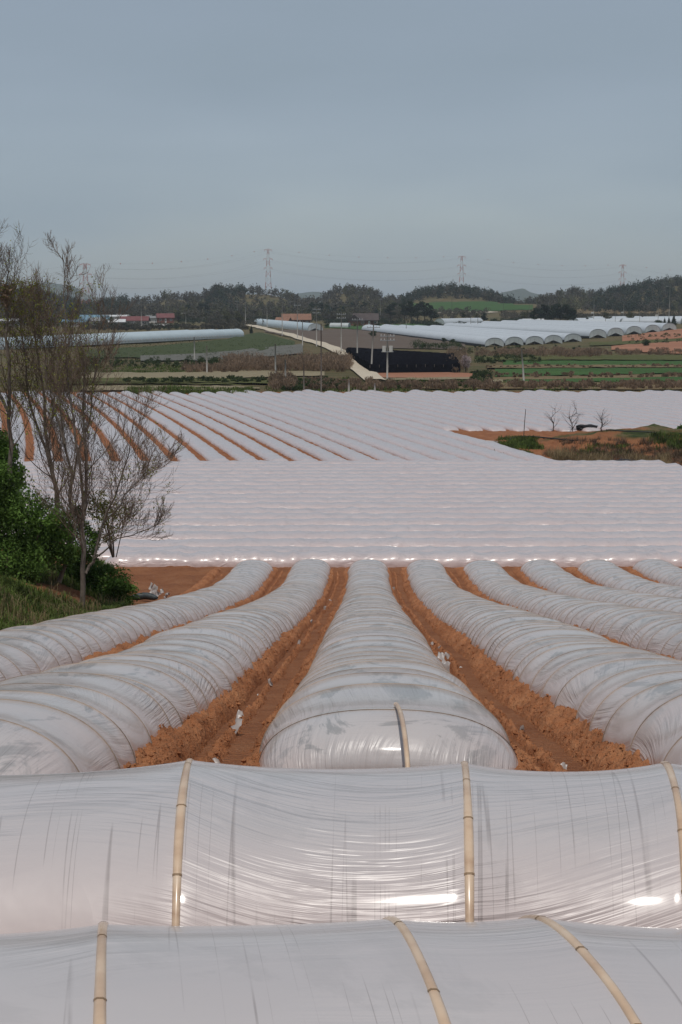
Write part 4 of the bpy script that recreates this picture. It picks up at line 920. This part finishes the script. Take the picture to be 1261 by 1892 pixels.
PYL = [pylon(-230, 500, 1000, 42, 'pylon beyond the left edge'), pylon(165, 487, 1150, 44, 'leftmost red and white pylon seen beside the bare tree top'), pylon(498, 460, 1560, 56, 'tallest red and white pylon left of centre'), pylon(850, 473, 1680, 56, 'red and white pylon right of centre above the pine hill'), pylon(1143, 489, 1850, 50, 'faint red and white pylon near the right edge'), pylon(1420, 500, 1950, 50, 'pylon beyond the right edge')]
labs = ['wires hanging left of the leftmost pylon', 'wires hanging between the leftmost pylon and the tallest pylon', 'wires hanging between the tallest pylon and the one above the pine hill', 'wires hanging between the pine hill pylon and the faint right one', 'wires running off to the right from the faint pylon']
for i in range(5):
    A, B = PYL[i], PYL[i + 1]; root = empty('power_line', A[0], labs[i], 'power line', 'power line spans'); m0 = np.array(A[0])
    for j in range(7):
        a, b = np.array(A[j]), np.array(B[j]); t_ = np.linspace(0, 1, 30)[:, None]; P = a * (1 - t_) + b * t_; P[:, 2] -= (4 * t_ * (1 - t_))[:, 0] * (9 if j < 6 else 6)
        m = MB(); m.tube(P - m0, .035 if j < 6 else .025, 3, False); m.build('wire', M['wire'], root)
    for f in (.15, .3, .45, .6, .75, .9):
        a, b = np.array(A[6]), np.array(B[6]); p = a * (1 - f) + b * f; p[2] -= 4 * f * (1 - f) * 6
        m = MB(); t_ = np.linspace(-1, 1, 7); m.tube(np.stack([0 * t_, 0 * t_, t_ * .5], 1) + p - m0, .5 * np.sqrt(np.clip(1 - t_ * t_, .02, 1)), 8); m.build('marker_ball', M['redpaint'], root, True)

# far mountains
M['mtn'] = field('mountain_forest', (.055, .07, .05), (.08, .095, .06), .01, c3=(.04, .05, .035))
def mountain(pts, D, dep):
    X = np.linspace(pts[0][0], pts[-1][0], 70); Y = np.interp(X, [p[0] for p in pts], [p[1] for p in pts]) + fbm(X * .05, X * 0 + D, 3, 8) * 3
    z = np.array([zpx(q, D) for q in Y]); x = (X - CX) / F * D; prof = [(-dep, 0), (-dep * .5, .5), (0, 1), (dep * .5, .5), (dep, 0)]
    V = [(x[i], D + d + 60 * float(vn(np.array([i * .6]), np.array([d * .01]), 5)[0]), -5 + (z[i] + 5) * f) for d, f in prof for i in range(70)]
    mobj('mountain', V, grid_faces(5, 70), M['mtn'], kind='structure')
mountain([(20, 560), (90, 520), (140, 528), (165, 545), (190, 551), (212, 548), (235, 556), (300, 575)], 5200, 700)
mountain([(480, 575), (545, 543), (580, 538), (606, 541), (650, 560), (700, 575)], 5600, 600)
mountain([(850, 575), (910, 545), (940, 537), (962, 533), (985, 542), (1010, 548), (1060, 560), (1120, 575)], 5000, 600)
mountain([(-300, 560), (-120, 540), (0, 556), (30, 570)], 5400, 500)

# ------------------------------------------------------------------ LEFT BANK: trees, bush, grass
def grow(m, r, p, d, L, rad, lvl, tips, up=.12, maxl=3, kids=(7, 6, 4)):
    n = 7 if lvl == 0 else 5 if lvl == 1 else 4
    P = [np.array(p, float)]; D_ = np.array(d, float); D_ /= np.linalg.norm(D_); dirs = []
    for i in range(n):
        D_ = D_ + r.normal(0, .06 + .03 * lvl, 3) + np.array([0, 0, up]); D_ /= np.linalg.norm(D_); P.append(P[-1] + D_ * L / n); dirs.append(D_.copy())
    R = rad * (1 - np.linspace(0, 1, n + 1) * .8)
    m.tube(P, R, 6 if lvl == 0 else 4 if lvl == 1 else 3, False)
    branch(m, r, P, R, dirs, L, lvl, tips, up, maxl, kids)
def branch(m, r, P, R, dirs, L, lvl, tips, up, maxl, kids, f0=.25):
    if lvl >= maxl:
        tips.append(np.array(P[-1])); tips.append(np.array(P[len(P) // 2])); return
    n = len(P) - 1
    for i in range(kids[min(lvl, len(kids) - 1)]):
        f = f0 + (1 - f0) * (i + r.random()) / kids[min(lvl, len(kids) - 1)]; q = min(int(f * n), n - 1); t_ = f * n - q; b = P[q] * (1 - t_) + P[q + 1] * t_
        ax = r.normal(size=3); ax -= ax.dot(dirs[q]) * dirs[q]; ax /= np.linalg.norm(ax); an = r.uniform(.32, 1.0)
        grow(m, r, b, dirs[q] * math.cos(an) + ax * math.sin(an), L * r.uniform(.40, .75) * (1.15 - .6 * f), max(.0050, R[q] * .36), lvl + 1, tips, up * 1.2 if lvl < 1 else up, maxl, kids)
def bare_tree(D, stems, label, seed, kids=(9, 8, 5), leaves=900, lmask=None, maxl=3):
    """stems: list of (points in photo px at distance D with depth offset, base radius, crown length factor)"""
    r = np.random.default_rng(seed); x0, y0 = stems[0][0][0][0], D
    bx = xpx(stems[0][0][0][0], D); bz = zpx(stems[0][0][0][1], D); root = empty('bare_tree', (bx, D, bz), label, 'tree', 'bare trees on the bank')
    tr, tw = MB(), MB(); tips = []
    for pts, rad, L, kk in stems:
        kk = int(kk * 2.2); L = L * 1.35
        P0 = np.array([(xpx(a, D + o) - bx, o, zpx(b, D + o) - bz) for a, b, o in pts]); n = 12; s_ = np.linspace(0, len(P0) - 1, n)
        P = np.stack([np.interp(s_, range(len(P0)), P0[:, i]) for i in range(3)], 1); P[1:-1] += r.normal(0, .035, (n - 2, 3))
        R = rad * (1 - .82 * np.linspace(0, 1, n)); R = R * .72; tr.tube(P, R, 8, False)
        dirs = [(P[i + 1] - P[i]) / np.linalg.norm(P[i + 1] - P[i]) for i in range(n - 1)]
        branch(tw, r, list(P), R * .8, dirs, L, 0, tips, .14, maxl, (kk,) + kids[1:], .22)
    tr.build('trunk', M['bark'], root, True); tw.build('branches', M['twig'], root)
    T = np.array(tips)
    if leaves:
        if lmask is not None: T = T[[lmask(t + (bx, D, bz)) for t in T]]
        T = T[r.choice(len(T), min(leaves, len(T)), replace=False)]
        k = 3; q = np.repeat(T, k, 0) + r.normal(0, .05, (len(T) * k, 3)); a = r.normal(size=q.shape); a /= np.linalg.norm(a, axis=1)[:, None]; b = np.cross(a, r.normal(size=q.shape)); b /= np.linalg.norm(b, axis=1)[:, None]
        s_ = r.uniform(.018, .036, (len(q), 1)); V = np.stack([q - a * s_, q + b * s_ * .55, q + a * s_, q - b * s_ * .55], 1).reshape(-1, 3)
        mobj('young_leaves', V, np.arange(len(V)).reshape(-1, 4), M['leaf_young'], root, smooth=False)
    return root
def pxof(P): return CX + F * P[0] / P[1], HZ - F * P[2] / P[1]
def lm1(P):
    a, b = pxof(P); return (a < 190 and 520 < b < 800 and random.random() < .9) or (b > 860 and random.random() < .35) or random.random() < .08
bare_tree(33, [([(142, 1122, 0), (147, 1040, 0), (150, 960, .1), (157, 860, .2), (160, 760, .3), (162, 660, .3)], .10, 2.6, 16),
               ([(150, 960, .1), (140, 830, .4), (132, 700, .5), (127, 570, .5), (124, 470, .5)], .055, 1.3, 14),
               ([(150, 1060, 0), (165, 1035, .1), (188, 965, .2), (212, 900, .3), (236, 840, .3), (250, 770, .3)], .06, 2.2, 13),
               ([(165, 1035, .1), (200, 1003, -.1), (245, 985, -.2), (294, 966, -.3)], .035, 1.3, 9),
               ([(188, 965, 0), (225, 920, -.3), (262, 880, -.6), (292, 850, -.7)], .03, 1.5, 9)],
          'tall bare tree at the foot of the bank, its pale slim trunk splitting low', 11, leaves=450, lmask=lm1)
bare_tree(34.5, [([(100, 1075, 0), (118, 1030, 0), (132, 985, .0), (128, 900, .2), (118, 820, .3), (112, 720, .3), (108, 620, .3)], .09, 2.1, 16),
               ([(128, 900, .2), (150, 820, .1), (172, 740, .0), (185, 650, .0), (190, 560, 0)], .045, 1.7, 12),
               ([(118, 820, .2), (95, 740, .4), (85, 640, .5), (78, 560, .5)], .045, 1.4, 14)],
          'leaning bare tree behind the tall one, trunk bent to the right', 12, leaves=450, lmask=lm1)
bare_tree(36, [([(96, 1010, 0), (100, 930, 0), (90, 860, 0), (82, 760, 0), (70, 640, .1), (62, 560, .1)], .11, 2.0, 16),
               ([(90, 860, 0), (60, 760, .2), (48, 640, .3), (42, 560, .3)], .06, 1.6, 14)],
          'thick-stemmed bare tree rising out of the evergreen bush', 13, leaves=900, lmask=lm1)
bare_tree(35, [([(18, 960, 0), (22, 860, 0), (15, 760, .1), (22, 640, .1), (20, 560, .2), (26, 500, .2)], .10, 1.9, 16),
               ([(15, 760, 0), (-20, 680, .2), (-30, 560, .2), (-10, 470, 0)], .06, 1.8, 11)],
          'bare tree at the very left edge of the photo, dead leaves caught in its top', 14, leaves=800, lmask=lm1)
# dead-leaf clump (old nest) in the left tree
V, Fc = leafcloud(260, [(0, 0, 0), (.05, 0, -.2)], [(.22, .2, .28), (.15, .15, .25)], .05, np.random.default_rng(3))
o = mobj('leaf_nest', V, Fc, M['dry'], smooth=False, label='reddish clump of dead leaves caught in the leftmost tree', cat='nest'); o.location = (xpx(16, 35), 35, zpx(538, 35))

def bush(name, blobs, D, n, size, mat, label, seed, group=None, cat='bush'):
    """blobs in photo px at distance D: (px,py,rx_px,rz_px,depth offset)"""
    r = np.random.default_rng(seed); s_ = scale_at(D); bx, bz = xpx(blobs[0][0], D), zpx(blobs[0][1], D)
    C = [(xpx(a, D + o) - bx, o, zpx(b, D + o) - bz) for a, b, c, d, o in blobs]; R = [(c * s_, max(c, d) * s_ * .8, d * s_) for a, b, c, d, o in blobs]
    C2, R2 = [], []
    for c, q in zip(C, R):
        for _ in range(9):
            dd = r.normal(size=3); dd /= np.linalg.norm(dd); C2.append(np.array(c) + dd * np.array(q) * .72); R2.append(np.array(q) * r.uniform(.22, .42))
    root = empty(name, (bx, D, bz), label, cat, group); V, Fc = leafcloud(n, np.array(C + C2), np.array(R + R2), size, r)
    mobj('foliage', V, Fc, mat, root, smooth=False)
    m = MB()
    for c in C2[::3]: m.tube([(c[0] * .12, c[1] * .12, min(q[2] for q in C) - .6), (c[0] * .8, c[1] * .8, c[2] * .6), c], [.014, .011, .006], 4)
    m.build('stems', M['twig'], root)
bush('evergreen_bush', [(20, 960, 60, 75, 0), (75, 975, 55, 60, .3), (-30, 930, 60, 90, 0), (10, 1040, 70, 50, -.5), (100, 1010, 40, 50, .4)], 34, 42000, .045, M['leaf_ever'], 'big dark evergreen bush covering the bank at the left edge', 21)
bush('evergreen_bush', [(5, 850, 30, 40, 0), (-20, 830, 40, 50, 0), (15, 880, 35, 30, 0)], 38, 9000, .05, M['leaf_ever'], 'smaller evergreen bush higher up behind the left edge tree', 22)
bush('leafy_shrub', [(205, 950, 42, 28, 0), (175, 930, 30, 30, 0), (190, 985, 30, 20, .4)], 36, 2600, .035, M['leaf_young'], 'thin shrub with fresh leaves behind the tall bare trunk', 23)
bush('bank_shrub', [(190, 1075, 48, 34, 0), (150, 1060, 40, 40, .3), (215, 1095, 34, 26, -.2), (120, 1085, 40, 30, .4)], 36.5, 17000, .04, M['leaf_ever'], 'dark green shrub spreading over the foot of the bank beside the red plot', 24)
bush('ivy_clump', [(150, 1000, 30, 40, 0), (130, 960, 25, 30, .3)], 36, 3500, .04, M['leaf_ever'], 'green creeper clump around the foot of the bare trunks', 25)

def bank_cover(name, label, mat, n, hgt, wid, seed, emin, dens):
    r = np.random.default_rng(seed); Vs = []
    cnt = 0
    y = 8 + 45 * r.random(n * 3) ** .8; e = emin + (7 - emin) * r.random(n * 3) ** 1.3; x = edge_left(y) - e
    ok = (fbm(x * .45, y * .3, 3, 33) < .02 + .06 * r.random(n * 3)) & (fbm(x * .8, y * .8, 2, seed) > dens); x, y = x[ok][:n], y[ok][:n]; z = hfun(x, y); m = len(x)
    k = 6; x = np.repeat(x, k) + r.normal(0, .06, m * k); y = np.repeat(y, k) + r.normal(0, .06, m * k); z = np.repeat(z, k)
    a = r.uniform(0, 6.28, m * k); h_ = hgt * r.uniform(.4, 1.2, m * k); t_ = h_ * r.uniform(.2, .8, m * k); w2 = wid * r.uniform(.6, 1.2, m * k); dx, dy = np.cos(a), np.sin(a)
    A = np.stack([x - dy * w2, y + dx * w2, z - .03], -1); B = np.stack([x + dy * w2, y - dx * w2, z - .03], -1)
    C = np.stack([x + dx * t_ * .4 + dy * w2 * .8, y + dy * t_ * .4 - dx * w2 * .8, z + h_ * .7], -1); D2 = np.stack([x + dx * t_ * .4 - dy * w2 * .8, y + dy * t_ * .4 + dx * w2 * .8, z + h_ * .7], -1)
    E = np.stack([x + dx * t_, y + dy * t_, z + h_ * .85], -1)
    V = np.stack([A, B, C, D2, E], 1).reshape(-1, 3); b = np.arange(len(x)) * 5
    mobj(name, V, [np.stack([b, b + 1, b + 2, b + 3], 1), np.stack([b + 3, b + 2, b + 4], 1)], mat, smooth=False, label=label, kind='stuff')
bank_cover('bank_grass', 'green grass growing over the bank', M['grass'], 15000, .20, .010, 91, .1, -.16)
bank_cover('dry_grass', 'dry straw-coloured grass stalks on the bank', M['straw'], 1300, .40, .006, 92, .2, .05)
# litter at the foot of the bank
r = np.random.default_rng(8)
for i, (px, py, sz) in enumerate([(283, 1098, .30), (292, 1104, .26), (306, 1106, .22), (278, 1090, .24), (300, 1098, .2)]):
    p = at(px, py); V, Fc = scrap_mesh(sz, r); o = mobj('film_scrap', V, Fc, M['scrap'], label='crumpled white sheet, ' + ['leftmost near the dark roll', 'in the middle, largest', 'rightmost', 'topmost', 'between the middle and the right one'][i] + ' in the litter heap', cat='litter', group='white sheets in the litter heap'); o.location = (p.x, p.y, H(p.x, p.y) + .05); o.rotation_euler = (r.normal(-.8, .3), r.normal(0, .5), r.normal(0, 1))
p = at(266, 1110); m = MB(); t_ = np.linspace(-1, 1, 9); m.tube(np.stack([t_ * .42, .04 * np.sin(t_ * 4), .12 + .03 * np.cos(t_ * 3)], 1), .11 * np.sqrt(np.clip(1.15 - t_ ** 2, .1, 1)), 9)
o = m.build('black_sack', M['sack'] if 'sack' in M else simple('dark_sack', (.045, .055, .06), .5, .3, 5, .01), None, True, label='dark rolled sheet lying beside the white litter', cat='sack'); o.location = (p.x, p.y, H(p.x, p.y))

# ------------------------------------------------------------------ RIGHT MOUND: saplings, bundle, pipe, scrub
def sapling(px, py, top, label, seed, spread=1.0, kk=6):
    p = at(px, py, 60); r = np.random.default_rng(seed); hgt = (py - top) * scale_at(p.y); root = empty('bare_sapling', p, label, 'sapling', 'bare saplings on the mound')
    m, tw = MB(), MB(); tips = []; P = [np.array([r.normal(0, .05) * i, 0, hgt * i / 5 - .1]) for i in range(6)]; R = np.linspace(.055, .015, 6); m.tube(P, R, 6, False)
    dirs = [(P[i + 1] - P[i]) / np.linalg.norm(P[i + 1] - P[i]) for i in range(5)]
    branch(tw, r, P, R * 1.5, dirs, hgt * .95 * spread, 0, tips, .06, 2, (kk * 2, 6, 4), .1); m.build('trunk', M['darkbark'], root, True); tw.build('branches', M['darkbark'], root)
sapling(1022, 797, 752, 'thin forked bare sapling left of the others on the mound', 1, .9, 5)
sapling(1058, 797, 752, 'bushiest bare sapling, just left of the black bundle', 2, 1.1, 9)
sapling(1113, 796, 765, 'low spreading bare sapling right of the black bundle', 3, 1.3, 7)
p = at(968, 806, 60); m = MB(); m.tube([(0, 0, -.1), (.06, 0, 1.2), (.13, 0, 2.4)], [.04, .035, .025], 6); m.build('stake', M['darkbark'], None, True, label='slim dark upright stake on the left part of the mound', cat='stake').location = p
p = at(1084, 796, 60)
m = MB(); r = np.random.default_rng(4)
for i in range(7):
    t_ = np.linspace(-1, 1, 11); a = 1.05 * (1 - .1 * r.random()); m.tube(np.stack([t_ * a, .16 * (i % 3 - 1) + .05 * np.sin(t_ * 5 + i), .16 + .15 * (i // 3) + .03 * np.sin(t_ * 7 + i * 2)], 1), .10 * np.sqrt(np.clip(1.1 - t_ ** 2, .08, 1)) * r.uniform(1.1, 1.6), 7)
m.build('sheet_bundle', M['black'], None, True, label='bundle of rolled black sheeting on top of the red mound', cat='bundle').location = p
pts = [at(a, b, 60) for a, b in [(1260, 803), (1200, 800), (1150, 798), (1120, 796)]]
m = MB(); m.tube([tuple(q + Vector((0, 0, .08))) for q in pts], .05, 6); m.build('hose', M['black'], None, True, label='black hose lying along the crest of the mound to the right', cat='hose')
pts = [at(a, b, 60) for a, b in [(940, 820), (945, 812), (960, 809), (985, 809), (1020, 813), (1060, 817)]]
m = MB(); m.tube([tuple(q + Vector((0, 0, .12))) for q in pts], .06, 6); m.build('hose', M['black'], None, True, label='black hose curving over the left slope of the mound', cat='hose')
pts = [at(890, 816, 60), at(920, 818, 60)]
m = MB(); m.tube([tuple(q + Vector((0, 0, .08))) for q in pts], .05, 6); m.build('pale_pipe', M['whitepaint'], None, True, label='pale pipe lying on the bare red soil left of the mound', cat='pipe')
tufts('mound_grass', 'green grass and weeds on the mound', M['grass'], [(920, 1005, 810, 842, 1, .5), (1060, 1180, 822, 845, .3, .6), (1200, 1300, 803, 830, .5, 1.0)], 700, .55, .035, 8)
tufts('mound_scrub', 'dry brown scrub and stalks on the mound', M['twigleaf'] if 'twigleaf' in M else leaf('dead_scrub', (.13, .09, .06), .4, .8), [(1030, 1300, 812, 855, 1.2, .8), (1000, 1300, 836, 864, .9, .8)], 650, .5, .018, 9, droop=1.1)
tufts('mound_straw', 'pale dry grass tufts on the mound', M['straw'], [(1000, 1060, 842, 854, .3, 1.1), (1060, 1260, 845, 862, .6, .8)], 500, .7, .02, 10, droop=.9)
bush('evergreen_shrub', [(1255, 802, 16, 10, 0), (1275, 800, 25, 16, 0), (1240, 806, 12, 5, 0)], 118, 3000, .16, M['leaf_ever'], 'bright green shrub at the right end of the mound', 26)
# black plastic edging behind the last cross tunnel
pts = [at(a, b, 60) for a, b in [(1130, 858), (1150, 856), (1172, 858), (1190, 862)]]
m = MB(); m.tube([tuple(q + Vector((0, 0, .12))) for q in pts], [.12, .22, .2, .1], 7); m.build('black_sheet', M['black'], None, True, label='crumpled black sheet between the mound and the nearest cross tunnel', cat='sheet')

# ------------------------------------------------------------------ haze
hm = bpy.data.materials.new('haze'); hm.use_nodes = True; t_ = hm.node_tree; t_.nodes.remove(t_.nodes['Principled BSDF'])
pv = t_.nodes.new('ShaderNodeVolumePrincipled'); pv.inputs['Color'].default_value = (.82, .91, 1, 1); pv.inputs['Density'].default_value = .00011; pv.inputs['Anisotropy'].default_value = 0
t_.links.new(pv.outputs[0], t_.nodes['Material Output'].inputs['Volume'])
HAZE = True
if HAZE:
    m = MB(); m.box((0, 4500, 55), (11000, 9400, 134)); h_ = m.build('haze', hm, None, kind='stuff')
    h_['label'] = 'thin bluish haze over the valley'
